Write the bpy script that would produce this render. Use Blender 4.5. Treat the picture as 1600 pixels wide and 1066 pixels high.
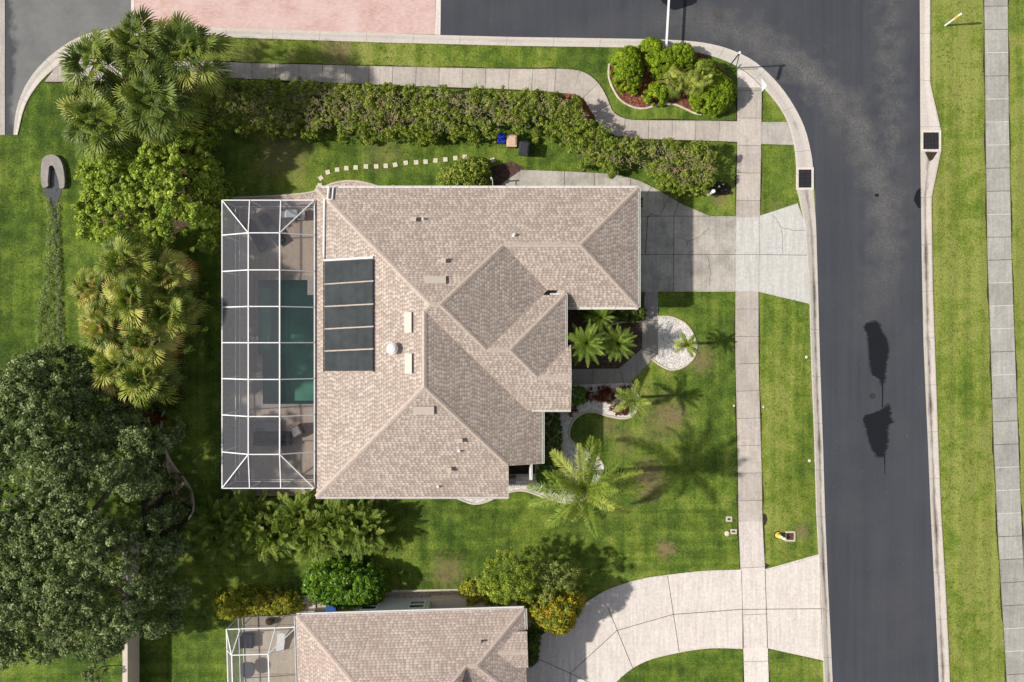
import bpy, math, random
import numpy as np
from mathutils import Vector, Matrix
for o in list(bpy.data.objects): bpy.data.objects.remove(o)
SC = bpy.context.scene
COL = SC.collection
# ---------------- camera, sky, sun, exposure ----------------
CAMH = 55.0; FPX = 1320.0; CX = 800.0; CY = 533.0
cam = bpy.data.cameras.new('camera'); camo = bpy.data.objects.new('camera', cam); COL.objects.link(camo)
camo.location = (0, 0, CAMH); camo.rotation_euler = (0, 0, 0)
cam.sensor_width = 36; cam.lens = 36 * FPX / 1600; cam.clip_end = 2000; cam.clip_start = 0.5
SC.camera = camo
SUN_EL = math.radians(40.0); SDX, SDY = 0.9979, 0.065
w = bpy.data.worlds.new('World'); SC.world = w; w.use_nodes = True
nt = w.node_tree; nt.nodes.clear()
sky = nt.nodes.new('ShaderNodeTexSky'); sky.sky_type = 'NISHITA'; sky.sun_disc = False
sky.sun_elevation = SUN_EL; sky.sun_rotation = math.radians(266.3); sky.altitude = 50; sky.dust_density = 2.0
bg = nt.nodes.new('ShaderNodeBackground'); bg.inputs[1].default_value = 0.088
hs = nt.nodes.new('ShaderNodeHueSaturation'); hs.inputs['Saturation'].default_value = 0.42   # hazy, partly clouded sky
wo = nt.nodes.new('ShaderNodeOutputWorld')
nt.links.new(sky.outputs[0], hs.inputs['Color']); nt.links.new(hs.outputs[0], bg.inputs[0]); nt.links.new(bg.outputs[0], wo.inputs[0])
sl = bpy.data.lights.new('sun', 'SUN'); sl.energy = 4.45; sl.angle = math.radians(1.3); sl.color = (1.0, 0.945, 0.86)
so = bpy.data.objects.new('sun', sl); COL.objects.link(so)
so.rotation_euler = Vector((SDX * math.cos(SUN_EL), SDY * math.cos(SUN_EL), -math.sin(SUN_EL))).to_track_quat('-Z', 'Y').to_euler()
SC.view_settings.view_transform = 'Standard'; SC.view_settings.look = 'None'
SC.view_settings.exposure = 0.22; SC.view_settings.gamma = 1.0
SC.render.resolution_x = 1024; SC.render.resolution_y = 682
try:
    SC.cycles.transparent_max_bounces = 12; SC.cycles.max_bounces = 6
except Exception: pass

def G(px, py, z=0.0):                       # photo measurement -> metres at height z
    s = (CAMH - z) / FPX
    return ((px - CX) * s, (CY - py) * s)
def G3(px, py, z=0.0):
    a = G(px, py, z); return (a[0], a[1], z)
def GL(pts, z=0.0): return [G(p[0], p[1], z) for p in pts]
def smooth(pts, k=6, closed=False):
    P = [np.array(p, float) for p in pts]; n = len(P); out = []
    rng = range(n) if closed else range(n - 1)
    for i in rng:
        if closed: a, b, c, d = P[(i-1) % n], P[i], P[(i+1) % n], P[(i+2) % n]
        else: a, b, c, d = P[max(i-1, 0)], P[i], P[i+1], P[min(i+2, n-1)]
        for j in range(k):
            t = j / k
            out.append(tuple(0.5*((2*b)+(-a+c)*t+(2*a-5*b+4*c-d)*t*t+(-a+3*b-3*c+d)*t**3)))
    if not closed: out.append(tuple(P[-1]))
    return out
def resample(pts, n):
    P = np.array(pts, float); L = np.r_[0, np.cumsum(np.linalg.norm(np.diff(P, axis=0), axis=1))]
    t = np.linspace(0, L[-1], n)
    return np.stack([np.interp(t, L, P[:, k]) for k in range(P.shape[1])], 1), t

# ---------------- node helper ----------------
class M:
    def __init__(s, name, rough=0.8, spec=0.3):
        s.m = bpy.data.materials.new(name); s.m.use_nodes = True; s.t = s.m.node_tree
        s.t.nodes.clear()
        s.out = s.t.nodes.new('ShaderNodeOutputMaterial'); s.b = s.t.nodes.new('ShaderNodeBsdfPrincipled')
        s.t.links.new(s.b.outputs[0], s.out.inputs[0])
        s.b.inputs['Roughness'].default_value = rough; s.b.inputs['Specular IOR Level'].default_value = spec
        s._c = {}
    def n(s, t): return s.t.nodes.new(t)
    def l(s, a, b): s.t.links.new(a, b)
    def setin(s, sock, v):
        if hasattr(v, 'is_linked') or isinstance(v, bpy.types.NodeSocket): s.l(v, sock)
        else:
            if isinstance(v, (tuple, list)) and len(v) == 3 and sock.type == 'RGBA': v = (*v, 1)
            sock.default_value = v
    def co(s, kind='Object'):
        if kind not in s._c: s._c[kind] = s.n('ShaderNodeTexCoord').outputs[kind]
        return s._c[kind]
    def mp(s, v, scale=(1,1,1), rot=0, loc=(0,0,0)):
        q = s.n('ShaderNodeMapping'); s.l(v, q.inputs[0]); q.inputs['Scale'].default_value = scale
        q.inputs['Rotation'].default_value = (0, 0, rot); q.inputs['Location'].default_value = loc; return q.outputs[0]
    def noise(s, scale, detail=3, rough=0.55, v=None, dist=0.0):
        q = s.n('ShaderNodeTexNoise'); s.l(v if v is not None else s.co(), q.inputs['Vector'])
        q.inputs['Scale'].default_value = scale; q.inputs['Detail'].default_value = detail
        q.inputs['Roughness'].default_value = rough; q.inputs['Distortion'].default_value = dist; return q.outputs[0]
    def vor(s, scale, v=None, feat='F1', out=0):
        q = s.n('ShaderNodeTexVoronoi'); q.feature = feat; s.l(v if v is not None else s.co(), q.inputs['Vector'])
        q.inputs['Scale'].default_value = scale; return q.outputs[out]
    def math(s, op, a, b=0.0, c=0.0, clamp=False):
        q = s.n('ShaderNodeMath'); q.operation = op; q.use_clamp = clamp
        s.setin(q.inputs[0], a); s.setin(q.inputs[1], b); s.setin(q.inputs[2], c); return q.outputs[0]
    def ramp(s, f, stops, interp='LINEAR'):
        q = s.n('ShaderNodeValToRGB'); s.setin(q.inputs[0], f); cr = q.color_ramp; cr.interpolation = interp
        while len(cr.elements) > 1: cr.elements.remove(cr.elements[-1])
        for i, (p, c) in enumerate(stops):
            if not isinstance(c, (tuple, list)): c = (c, c, c)
            e = cr.elements[0] if i == 0 else cr.elements.new(p)
            e.position = p; e.color = (*c[:3], 1)
        return q.outputs[0]
    def mix(s, f, a, b, mode='MIX'):
        q = s.n('ShaderNodeMix'); q.data_type = 'RGBA'; q.blend_type = mode
        s.setin(q.inputs[0], f); s.setin(q.inputs[6], a); s.setin(q.inputs[7], b); return q.outputs[2]
    def range(s, v, a, b, c=0.0, d=1.0):
        q = s.n('ShaderNodeMapRange'); s.setin(q.inputs[0], v)
        for i, x in enumerate((a, b, c, d)): q.inputs[i+1].default_value = x
        q.clamp = True; return q.outputs[0]
    def dist(s, x, y, v=None):
        q = s.n('ShaderNodeVectorMath'); q.operation = 'DISTANCE'; s.l(v if v is not None else s.co(), q.inputs[0])
        q.inputs[1].default_value = (x, y, 0); return q.outputs['Value']
    def sep(s, v=None):
        q = s.n('ShaderNodeSeparateXYZ'); s.l(v if v is not None else s.co(), q.inputs[0]); return q.outputs
    def attr(s, name):
        q = s.n('ShaderNodeAttribute'); q.attribute_name = name; return q.outputs['Fac']
    def bump(s, h, strength=0.5, d=0.02):
        q = s.n('ShaderNodeBump'); s.setin(q.inputs['Height'], h); q.inputs['Strength'].default_value = strength
        q.inputs['Distance'].default_value = d; s.l(q.outputs[0], s.b.inputs['Normal']); return q
    def col(s, c): s.setin(s.b.inputs['Base Color'], c); return s

MT = {}
def plain(key, col, rough=0.6, spec=0.3, metal=0.0, var=0.12, sc=6):
    m = M(key, rough, spec); n = m.noise(sc, 4)
    m.col(m.mix(m.ramp(n, [(0.3, 0), (0.7, 1)]), tuple(c*(1-var) for c in col), tuple(min(c*(1+var), 1) for c in col)))
    m.b.inputs['Metallic'].default_value = metal; MT[key] = m.m; return m.m

# grass lawn
def lawn():
    m = M('lawn', 0.9, 0.15)
    big = m.noise(0.16, 3, 0.6); med = m.noise(1.1, 5, 0.62); fine = m.noise(7.5, 5, 0.72); blade = m.noise(17, 4, 0.8)
    x, y, z = m.sep()
    streak = m.noise(1.0, 3, 0.6, m.mp(m.co(), (1.3, 0.07, 1)))
    # how sun-bleached the turf is, by place: lime verges by the roads, deeper green back lawns
    yel = m.range(x, 25.0, 28.0, 0, 0.30)
    top = m.math('MULTIPLY', m.range(y, 17.2, 18.0, 0, 0.42), m.range(x, -7, 3, 1, 0.0))
    verge = m.math('MULTIPLY', m.range(x, 15.6, 16.2, 0, 0.22), 1.0)
    f = m.math('ADD', m.math('ADD', yel, top), verge)
    f = m.math('ADD', f, m.math('MULTIPLY', m.math('SUBTRACT', big, 0.5), 1.5))
    f = m.math('ADD', f, m.math('MULTIPLY', m.math('SUBTRACT', med, 0.5), 1.6))
    f = m.math('ADD', f, m.math('MULTIPLY', m.math('SUBTRACT', streak, 0.5), 1.0))
    f = m.math('ADD', f, m.math('MULTIPLY', m.math('SUBTRACT', fine, 0.5), 0.7))
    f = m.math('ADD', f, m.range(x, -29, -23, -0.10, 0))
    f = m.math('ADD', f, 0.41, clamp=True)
    c = m.ramp(f, [(0.0, (0.048, 0.088, 0.013)), (0.3, (0.088, 0.145, 0.020)), (0.55, (0.142, 0.208, 0.028)), (0.8, (0.205, 0.255, 0.042)), (1.0, (0.270, 0.295, 0.070))])
    sp = m.ramp(blade, [(0.25, 0.38), (0.5, 0.98), (0.75, 1.65)])
    c = m.mix(1.0, c, sp, 'MULTIPLY')
    sp2 = m.ramp(fine, [(0.3, 0.72), (0.7, 1.25)]); c = m.mix(1.0, c, sp2, 'MULTIPLY')
    mow = m.noise(1.0, 2, 0.5, m.mp(m.co(), (0.05, 2.1, 1))); mow2 = m.noise(1.0, 2, 0.5, m.mp(m.co(), (1.9, 0.05, 1)))
    mw = m.mix(m.math('MAXIMUM', m.range(y, -9.5, -6.5, 0, 1), m.range(x, 14, 15.5, 0, 1)), m.ramp(mow, [(0.4, 0.86), (0.6, 1.12)]), m.ramp(mow2, [(0.4, 0.9), (0.6, 1.09)])); c = m.mix(1.0, c, mw, 'MULTIPLY')
    # worn thatch patches
    pn = m.noise(2.6, 5, 0.7)
    for px, py, r, st in [(1040, 858, 1.0, .95), (1052, 650, 1.5, .75), (1015, 742, 1.7, .7), (1095, 562, 1.5, .65), (698, 892, 1.7, .6), (530, 80, 1.8, .75),
                      (440, 240, 2.8, .6), (1010, 765, 1.5, .5), (950, 665, 1.2, .5), (1253, 830, .9, .6), (1125, 308, .9, .6), (1030, 655, 2.6, .4), (600, 240, 2.0, .3), (1215, 330, 1.2, .3), (975, 690, 1.3, .4)]:
        gx, gy = G(px, py)
        d = m.math('DIVIDE', m.dist(gx, gy), r)
        k = m.math('SUBTRACT', 1.25, d); k = m.math('ADD', k, m.math('MULTIPLY', m.math('SUBTRACT', pn, 0.5), 2.6))
        k = m.range(k, 0.45, 1.0, 0, st)
        c = m.mix(k, c, m.mix(fine, (0.17, 0.125, 0.06), (0.31, 0.235, 0.135)))
    m.col(c); m.bump(m.math('ADD', blade, m.math('MULTIPLY', fine, 1.2)), 0.9, 0.05)
    MT['lawn'] = m.m
lawn()

def concrete(key, col, stain=0.35, dark=(0.2, 0.185, 0.165)):
    m = M(key, 0.85, 0.25)
    a = m.noise(0.7, 5, 0.65); b = m.noise(5, 5, 0.7); c = m.noise(40, 2, 0.6)
    k = m.ramp(a, [(0.42, 0), (0.72, stain)])
    col2 = m.mix(k, col, dark)
    sv = m.math('ADD', 1.0, m.math('MULTIPLY', m.attr('slab'), 0.09)); cc = m.n('ShaderNodeCombineXYZ'); [m.l(sv, cc.inputs[i]) for i in range(3)]
    col2 = m.mix(1.0, col2, cc.outputs[0], 'MULTIPLY')
    col2 = m.mix(1.0, col2, m.ramp(b, [(0.3, 0.84), (0.7, 1.1)]), 'MULTIPLY')
    col2 = m.mix(1.0, col2, m.ramp(c, [(0.3, 0.88), (0.7, 1.1)]), 'MULTIPLY')
    st = m.noise(1.0, 4, 0.65, m.mp(m.co(), (5.5, 0.35, 1))); col2 = m.mix(1.0, col2, m.ramp(st, [(0.35, 0.88), (0.65, 1.06)]), 'MULTIPLY')
    m.col(col2); m.bump(c, 0.3, 0.004); MT[key] = m.m
concrete('concrete', (0.46, 0.425, 0.385), 0.38)
concrete('concrete_warm', (0.50, 0.45, 0.40), 0.32)
concrete('concrete_new', (0.70, 0.635, 0.590), 0.34, (0.52, 0.46, 0.41))
concrete('concrete_pale', (0.56, 0.55, 0.52), 0.25, (0.42, 0.41, 0.38))
concrete('concrete_far', (0.40, 0.385, 0.355), 0.45)
concrete('concrete_gray', (0.43, 0.42, 0.385), 0.5)
concrete('concrete_drive', (0.48, 0.45, 0.40), 0.72)
concrete('concrete_path_dark', (0.33, 0.30, 0.28), 0.35)
concrete('curbing', (0.60, 0.54, 0.44), 0.35)
concrete('deck', (0.42, 0.345, 0.285), 0.2, (0.25, 0.2, 0.17))
concrete('deck_light', (0.55, 0.48, 0.39), 0.15, (0.35, 0.3, 0.25))
plain('joint', (0.085, 0.075, 0.065), 0.95, 0.05)
plain('joint_light', (0.62, 0.6, 0.56), 0.9, 0.1)
plain('soil', (0.045, 0.036, 0.024), 0.95, 0.05, var=0.4)

def kerbmat():
    m = M('kerb', 0.85, 0.25); uv = m.co('UV'); x, y, z = m.sep(uv)
    base = m.mix(m.noise(1.0, 4, 0.6), (0.50, 0.455, 0.41), (0.62, 0.575, 0.52))
    nz = m.noise(1.0, 4, 0.7, m.mp(uv, (0.5, 1.2, 1)))
    band = m.math('SUBTRACT', 1.0, m.math('MULTIPLY', m.math('ABSOLUTE', m.math('SUBTRACT', y, 0.42)), 4.2))
    k = m.math('ADD', band, m.math('MULTIPLY', m.math('SUBTRACT', nz, 0.53), 3.0))
    att = m.attr('stain')
    blot = m.noise(1.0, 2, 0.5, m.mp(uv, (0.22, 0.4, 1)))
    k = m.math('ADD', k, m.math('MULTIPLY', m.math('SUBTRACT', blot, 0.5), 2.2))
    k = m.math('MULTIPLY', m.range(k, 0.0, 1.2, 0.12, 1.0), att)
    c = m.mix(k, base, (0.09, 0.072, 0.056))
    j = m.math('FRACT', m.math('DIVIDE', x, 3.05)); j = m.math('LESS_THAN', j, 0.008)
    c = m.mix(m.math('MULTIPLY', j, 0.7), c, (0.12, 0.1, 0.09))
    c = m.mix(1.0, c, m.ramp(m.noise(8, 4, 0.7), [(0.3, 0.88), (0.7, 1.1)]), 'MULTIPLY')
    m.col(c); MT['kerb'] = m.m
kerbmat()

def asphalt():
    m = M('asphalt', 0.82, 0.35)
    fine = m.noise(30, 3, 0.8); med = m.noise(0.9, 5, 0.6); big = m.noise(0.22, 3, 0.6)
    x, y, z = m.sep()
    st = m.noise(1.0, 4, 0.6, m.mp(m.co(), (1.6, 0.05, 1)))
    c = m.mix(m.ramp(st, [(0.35, 0), (0.7, 1)]), (0.042, 0.046, 0.058), (0.055, 0.060, 0.074))
    cx, cy = G(1045, 375)
    d = m.math('ABSOLUTE', m.math('SUBTRACT', m.dist(cx, cy), 14.2))
    k = m.math('SUBTRACT', 1.0, m.math('DIVIDE', d, 2.1)); k = m.math('ADD', k, m.math('MULTIPLY', m.math('SUBTRACT', med, 0.5), 1.9))
    k = m.math('MULTIPLY', m.range(k, 0.25, 1.1, 0, 1), m.range(y, -1, 8, 0, 1)); k = m.math('MULTIPLY', k, m.range(x, 8, 14, 0.15, 1))
    d2 = m.math('ABSOLUTE', m.math('SUBTRACT', x, 24.6)); k2 = m.math('MULTIPLY', m.range(d2, 0.2, 1.9, 1, 0), m.range(y, 1, 9, 0, 0.8))
    k2 = m.math('MULTIPLY', k2, m.range(med, 0.35, 0.65, 0.0, 1.0))
    k = m.math('MAXIMUM', k, k2)
    k = m.math('MULTIPLY', k, m.range(m.noise(7, 4, 0.75), 0.36, 0.62, 0.25, 1.25))
    c = m.mix(m.math('MULTIPLY', k, 0.8), c, (0.15, 0.145, 0.135))
    c = m.mix(m.range(big, 0.42, 0.72, 0, 0.45), c, (0.075, 0.074, 0.08))
    c = m.mix(1.0, c, m.ramp(fine, [(0.25, 0.6), (0.5, 1.0), (0.78, 1.6)]), 'MULTIPLY')
    fl = m.math('GREATER_THAN', m.noise(9, 1, 0.3), 0.79); c = m.mix(m.math('MULTIPLY', fl, 0.35), c, (0.3, 0.3, 0.3))
    m.col(c); m.bump(fine, 0.35, 0.01); MT['asphalt'] = m.m
asphalt()
def asphalt_old():
    m = M('asphalt_old', 0.85, 0.3)
    fine = m.noise(30, 3, 0.8); med = m.noise(0.55, 5, 0.7)
    x, y, z = m.sep(); e_ = m.math('ADD', x, m.math('MULTIPLY', m.math('SUBTRACT', m.noise(0.45, 4, 0.6), 0.5), 2.6))
    c = m.ramp(med, [(0.3, (0.135, 0.135, 0.138)), (0.7, (0.20, 0.198, 0.192))])
    c = m.mix(m.range(e_, -32.6, -32.2, 1, 0), c, (0.062, 0.062, 0.07))
    c = m.mix(1.0, c, m.ramp(fine, [(0.25, 0.75), (0.75, 1.25)]), 'MULTIPLY'); m.col(c); MT['asphalt_old'] = m.m
asphalt_old()
def damp():
    m = M('damp_asphalt', 0.6, 0.4); f = m.noise(30, 3, 0.8)
    m.col(m.mix(f, (0.018, 0.02, 0.025), (0.042, 0.044, 0.053))); MT['damp'] = m.m
damp()
def wet():
    m = M('wet_asphalt', 0.35, 0.5); f = m.noise(30, 3, 0.8)
    m.col(m.mix(f, (0.006, 0.007, 0.009), (0.016, 0.016, 0.021))); m.bump(f, 0.3, 0.01); MT['wet'] = m.m
wet()
def pavers():
    m = M('pavers', 0.8, 0.25); q = m.n('ShaderNodeTexBrick'); m.l(m.co(), q.inputs['Vector'])
    q.inputs['Scale'].default_value = 1; q.inputs['Brick Width'].default_value = 0.22; q.inputs['Row Height'].default_value = 0.11
    q.inputs['Mortar Size'].default_value = 0.008; q.inputs['Color1'].default_value = (0.62, 0.41, 0.37, 1); q.inputs['Color2'].default_value = (0.50, 0.30, 0.27, 1)
    q.inputs['Mortar'].default_value = (0.4, 0.3, 0.28, 1)
    c = m.mix(m.ramp(m.noise(0.5, 5, 0.65), [(0.35, 0), (0.7, 0.75)]), q.outputs[0], (0.66, 0.52, 0.49))
    c = m.mix(m.ramp(m.noise(1.6, 4, 0.7, m.mp(m.co(), (.4, 2, 1))), [(0.62, 0), (0.75, 0.4)]), c, (0.36, 0.27, 0.26))
    m.col(c); MT['pavers'] = m.m
pavers()

def shingles(key, c1, c2, c3):
    m = M(key, 1.0, 0.03); uv = m.co('UV'); H_ = 0.158
    x, y, z = m.sep(uv)
    row = m.math('FLOOR', m.math('DIVIDE', y, H_)); saw = m.math('FRACT', m.math('DIVIDE', y, H_))       # 0 at the butt edge
    wn = m.n('ShaderNodeTexWhiteNoise'); wn.noise_dimensions = '1D'; m.l(row, wn.inputs['W'])
    xs = m.math('ADD', m.math('DIVIDE', x, 0.25), m.math('MULTIPLY', wn.outputs[0], 3.7))
    cell = m.math('FLOOR', xs); w2 = m.n('ShaderNodeTexWhiteNoise'); w2.noise_dimensions = '2D'
    cb = m.n('ShaderNodeCombineXYZ'); m.l(cell, cb.inputs[0]); m.l(row, cb.inputs[1]); m.l(cb.outputs[0], w2.inputs['Vector'])
    rv = w2.outputs[0]
    c = m.mix(rv, c1, tuple(a*.5+b*.5 for a, b in zip(c1, c2)))
    fx = m.math('FRACT', xs); wid = m.math('ADD', 0.22, m.math('MULTIPLY', rv, 0.42))
    tabm = m.math('LESS_THAN', fx, wid)                       # darker cut-out part of the laminated tab
    c = m.mix(m.math('MULTIPLY', tabm, m.range(saw, 0.35, 0.95, 0.72, 0.22)), c, c2)
    line = m.math('LESS_THAN', saw, 0.16)  # printed shadow band: shade of the course step put into the colour
    c = m.mix(m.math('MULTIPLY', line, 0.42), c, tuple(v*0.5 for v in c2))
    c = m.mix(m.ramp(m.noise(0.8, 5, 0.7), [(0.48, 0), (0.7, 0.42)]), c, c3)
    c = m.mix(m.ramp(m.noise(1.0, 4, 0.65, m.mp(uv, (1.6, 0.22, 1))), [(0.5, 0), (0.75, 0.3)]), c, (0.25, 0.215, 0.19))
    c = m.mix(1.0, c, m.ramp(m.noise(25, 2, 0.7), [(0.3, 0.88), (0.7, 1.12)]), 'MULTIPLY')
    c = m.mix(1.0, c, m.ramp(m.noise(0.35, 3, 0.6), [(0.3, 0.94), (0.7, 1.05)]), 'MULTIPLY')
    h = m.math('ADD', m.math('MULTIPLY', m.math('SUBTRACT', 1.0, saw), 0.35), m.math('MULTIPLY', m.math('SUBTRACT', 1.0, tabm), 0.65))
    m.col(c); m.bump(h, 1.0, 0.02); MT[key] = m.m
shingles('shingles', (0.575, 0.485, 0.420), (0.25, 0.20, 0.172), (0.42, 0.31, 0.265))
shingles('shingles_pink', (0.565, 0.475, 0.415), (0.29, 0.228, 0.20), (0.44, 0.31, 0.275))
plain('ridge', (0.46, 0.38, 0.325), 0.9, 0.1, var=0.2, sc=9)
plain('ridge_dark', (0.38, 0.29, 0.25), 0.9, 0.1, var=0.2, sc=9)
plain('white_metal', (0.78, 0.78, 0.78), 0.4, 0.4, var=0.05)
plain('gutter', (0.66, 0.64, 0.62), 0.45, 0.4, var=0.08)
plain('tan_metal', (0.50, 0.43, 0.37), 0.5, 0.3, var=0.05)
plain('stucco', (0.62, 0.55, 0.46), 0.9, 0.15, var=0.05)
plain('stucco_white', (0.62, 0.63, 0.62), 0.9, 0.15, var=0.06)
plain('dark_glass', (0.03, 0.035, 0.04), 0.1, 0.6)
def solar():
    m = M('solar_black', 0.8, 0.08); x, y, z = m.sep(); f = m.math('FRACT', m.math('DIVIDE', x, 0.075)); tb = m.math('ABSOLUTE', m.math('SUBTRACT', f, 0.5))
    c = m.mix(m.range(tb, 0.1, 0.5, 0, 1), (0.06, 0.068, 0.071), (0.030, 0.034, 0.037)); c = m.mix(1.0, c, m.ramp(m.noise(1.2, 5, 0.65), [(0.3, 0.8), (0.7, 1.3)]), 'MULTIPLY')  # highlight on tube crests and shade between tubes put into the colour
    m.col(c); m.bump(m.math('SUBTRACT', 1.0, tb), 0.5, 0.01); MT['solar_black'] = m.m
solar()
plain('black_rubber', (0.02, 0.02, 0.022), 0.7, 0.2)
plain('iron_grate', (0.035, 0.032, 0.036), 0.6, 0.4, var=0.3, sc=12)
plain('cushion_dark', (0.035, 0.038, 0.05), 0.85, 0.15)
plain('cushion_gray', (0.26, 0.24, 0.23), 0.9, 0.1)
plain('wicker', (0.045, 0.034, 0.03), 0.7, 0.25, var=0.35, sc=30)
plain('rug', (0.24, 0.26, 0.26), 0.95, 0.05, var=0.35, sc=4)
plain('steel', (0.6, 0.61, 0.62), 0.3, 0.5, 0.6)
plain('bin_blue', (0.004, 0.035, 0.55), 0.45, 0.4)
plain('bin_tan', (0.58, 0.40, 0.28), 0.6, 0.3)
plain('bin_black', (0.035, 0.037, 0.045), 0.45, 0.4)
plain('bark', (0.20, 0.165, 0.13), 0.95, 0.1, var=0.4, sc=8)
plain('twig', (0.40, 0.315, 0.205), 0.95, 0.1, var=0.45, sc=3)
plain('stone_light', (0.62, 0.56, 0.44), 0.9, 0.15, var=0.12)
plain('stone_dark', (0.03, 0.027, 0.028), 0.7, 0.3, var=0.5, sc=10)
plain('water_gray', (0.075, 0.077, 0.09), 0.2, 0.5)
plain('green_paint', (0.08, 0.35, 0.17), 0.5, 0.4)
plain('yellow_paint', (0.70, 0.50, 0.10), 0.5, 0.4)
plain('post_dark', (0.06, 0.062, 0.07), 0.5, 0.4)
plain('wood_gray', (0.2, 0.17, 0.14), 0.9, 0.1, var=0.3)
plain('blue_tarp', (0.02, 0.08, 0.32), 0.5, 0.3)
plain('lid_brown', (0.10, 0.055, 0.035), 0.7, 0.2)
plain('dark_void', (0.012, 0.011, 0.01), 0.95, 0.0)  # shade inside the drains and culvert pipe, put into a near-black colour
def gravel(key, a, b, speck=(0.10, 0.09, 0.09)):
    m = M(key, 0.9, 0.15); v = m.n('ShaderNodeTexVoronoi'); m.l(m.co(), v.inputs['Vector']); v.inputs['Scale'].default_value = 17
    s = m.n('ShaderNodeSeparateColor'); m.l(v.outputs['Color'], s.inputs[0])
    c = m.mix(s.outputs[0], a, b); c = m.mix(m.math('MULTIPLY', m.math('GREATER_THAN', s.outputs[1], 0.88), 0.75), c, speck)
    c = m.mix(m.ramp(m.noise(1.2, 4, .65), [(0.45, 0), (0.75, 0.35)]), c, tuple(x*0.55 for x in a))
    m.col(c); m.bump(m.math('SUBTRACT', 1.0, v.outputs['Distance']), 1.0, 0.03); MT[key] = m.m
gravel('gravel_white', (0.56, 0.52, 0.49), (0.82, 0.78, 0.74), (0.25, 0.23, 0.23))
gravel('gravel_tan', (0.38, 0.30, 0.22), (0.58, 0.47, 0.37))
gravel('gravel_pink', (0.48, 0.37, 0.32), (0.66, 0.54, 0.48))
gravel('mulch_red', (0.085, 0.03, 0.02), (0.25, 0.085, 0.055), (0.4, 0.2, 0.13))
gravel('mulch_dark', (0.02, 0.022, 0.01), (0.05, 0.05, 0.025), (0.08, 0.07, 0.04))
gravel('mulch_brown', (0.05, 0.032, 0.024), (0.13, 0.085, 0.065), (0.18, 0.13, 0.1))

def leafmat(key, stops, trans=0.3, spec=0.35, rough=0.5):
    m = M(key, rough, spec); r = m.attr('rnd'); m.b.inputs['Specular IOR Level'].default_value = spec*.55
    c = m.ramp(r, stops)
    c = m.mix(1.0, c, m.ramp(m.noise(1.3, 3, 0.6), [(0.3, (1.0, .98, .78)), (0.7, (1.62, 1.5, 1.15))]), 'MULTIPLY')
    m.col(c)
    tr = m.n('ShaderNodeBsdfTranslucent'); m.l(m.mix(1.0, c, (1.3, 1.35, 0.6), 'MULTIPLY'), tr.inputs[0])
    mx = m.n('ShaderNodeMixShader'); mx.inputs[0].default_value = trans
    m.l(m.b.outputs[0], mx.inputs[1]); m.l(tr.outputs[0], mx.inputs[2]); m.l(mx.outputs[0], m.out.inputs[0])
    MT[key] = m.m
leafmat('leaf_hedge', [(0, (0.05, 0.085, 0.016)), (0.5, (0.15, 0.215, 0.030)), (0.85, (0.28, 0.34, 0.06)), (1, (0.40, 0.38, 0.14))])
leafmat('leaf_hedge_end', [(0, (0.03, 0.06, 0.012)), (0.5, (0.10, 0.16, 0.022)), (1, (0.22, 0.27, 0.05))])
leafmat('leaf_bright', [(0, (0.07, 0.13, 0.02)), (0.45, (0.20, 0.29, 0.04)), (1, (0.42, 0.52, 0.12))])
leafmat('leaf_shrub', [(0, (0.06, 0.12, 0.01)), (0.5, (0.16, 0.25, 0.016)), (1, (0.31, 0.40, 0.035))], 0.3, 0.25)
leafmat('leaf_oak', [(0, (0.035, 0.06, 0.02)), (0.4, (0.095, 0.145, 0.060)), (0.8, (0.21, 0.27, 0.14)), (1, (0.38, 0.43, 0.28))], 0.2)
leafmat('leaf_glossy', [(0, (0.03, 0.085, 0.01)), (0.6, (0.09, 0.19, 0.014)), (1, (0.19, 0.31, 0.03))], 0.25, 0.5, 0.4)
leafmat('leaf_croton', [(0, (0.06, 0.10, 0.012)), (0.45, (0.22, 0.26, 0.03)), (0.8, (0.42, 0.42, 0.06)), (1, (0.44, 0.32, 0.09))])
leafmat('leaf_varieg', [(0, (0.05, 0.09, 0.014)), (0.5, (0.15, 0.21, 0.035)), (0.85, (0.33, 0.38, 0.09)), (1, (0.50, 0.50, 0.15))])
leafmat('leaf_grass', [(0, (0.05, 0.09, 0.013)), (0.5, (0.11, 0.17, 0.022)), (1, (0.21, 0.26, 0.05))], 0.2, 0.1)
leafmat('leaf_orange', [(0, (0.05, 0.09, 0.012)), (0.4, (0.15, 0.20, 0.028)), (0.75, (0.40, 0.36, 0.04)), (1, (0.50, 0.26, 0.03))])
leafmat('leaf_olive', [(0, (0.06, 0.09, 0.022)), (0.5, (0.16, 0.21, 0.052)), (1, (0.36, 0.40, 0.17))])
leafmat('leaf_lime', [(0, (0.06, 0.10, 0.018)), (0.5, (0.17, 0.25, 0.034)), (1, (0.38, 0.44, 0.08))])
leafmat('leaf_dark', [(0, (0.03, 0.055, 0.012)), (0.6, (0.08, 0.13, 0.025)), (1, (0.18, 0.24, 0.05))])
leafmat('leaf_red', [(0, (0.05, 0.012, 0.008)), (0.6, (0.15, 0.045, 0.015)), (1, (0.28, 0.13, 0.03))])
leafmat('leaf_weed', [(0, (0.08, 0.13, 0.05)), (0.5, (0.21, 0.28, 0.12)), (1, (0.40, 0.46, 0.26))])
leafmat('palm_fan', [(0, (0.05, 0.085, 0.022)), (0.35, (0.13, 0.185, 0.04)), (0.6, (0.25, 0.30, 0.08)), (0.82, (0.46, 0.44, 0.20)), (1, (0.40, 0.24, 0.11))], 0.3, 0.5, 0.42)
leafmat('palm_fan_dry', [(0, (0.04, 0.075, 0.016)), (0.38, (0.14, 0.20, 0.038)), (0.6, (0.31, 0.35, 0.09)), (0.85, (0.56, 0.49, 0.21)), (1, (0.40, 0.23, 0.09))], 0.3, 0.5, 0.42)
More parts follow.
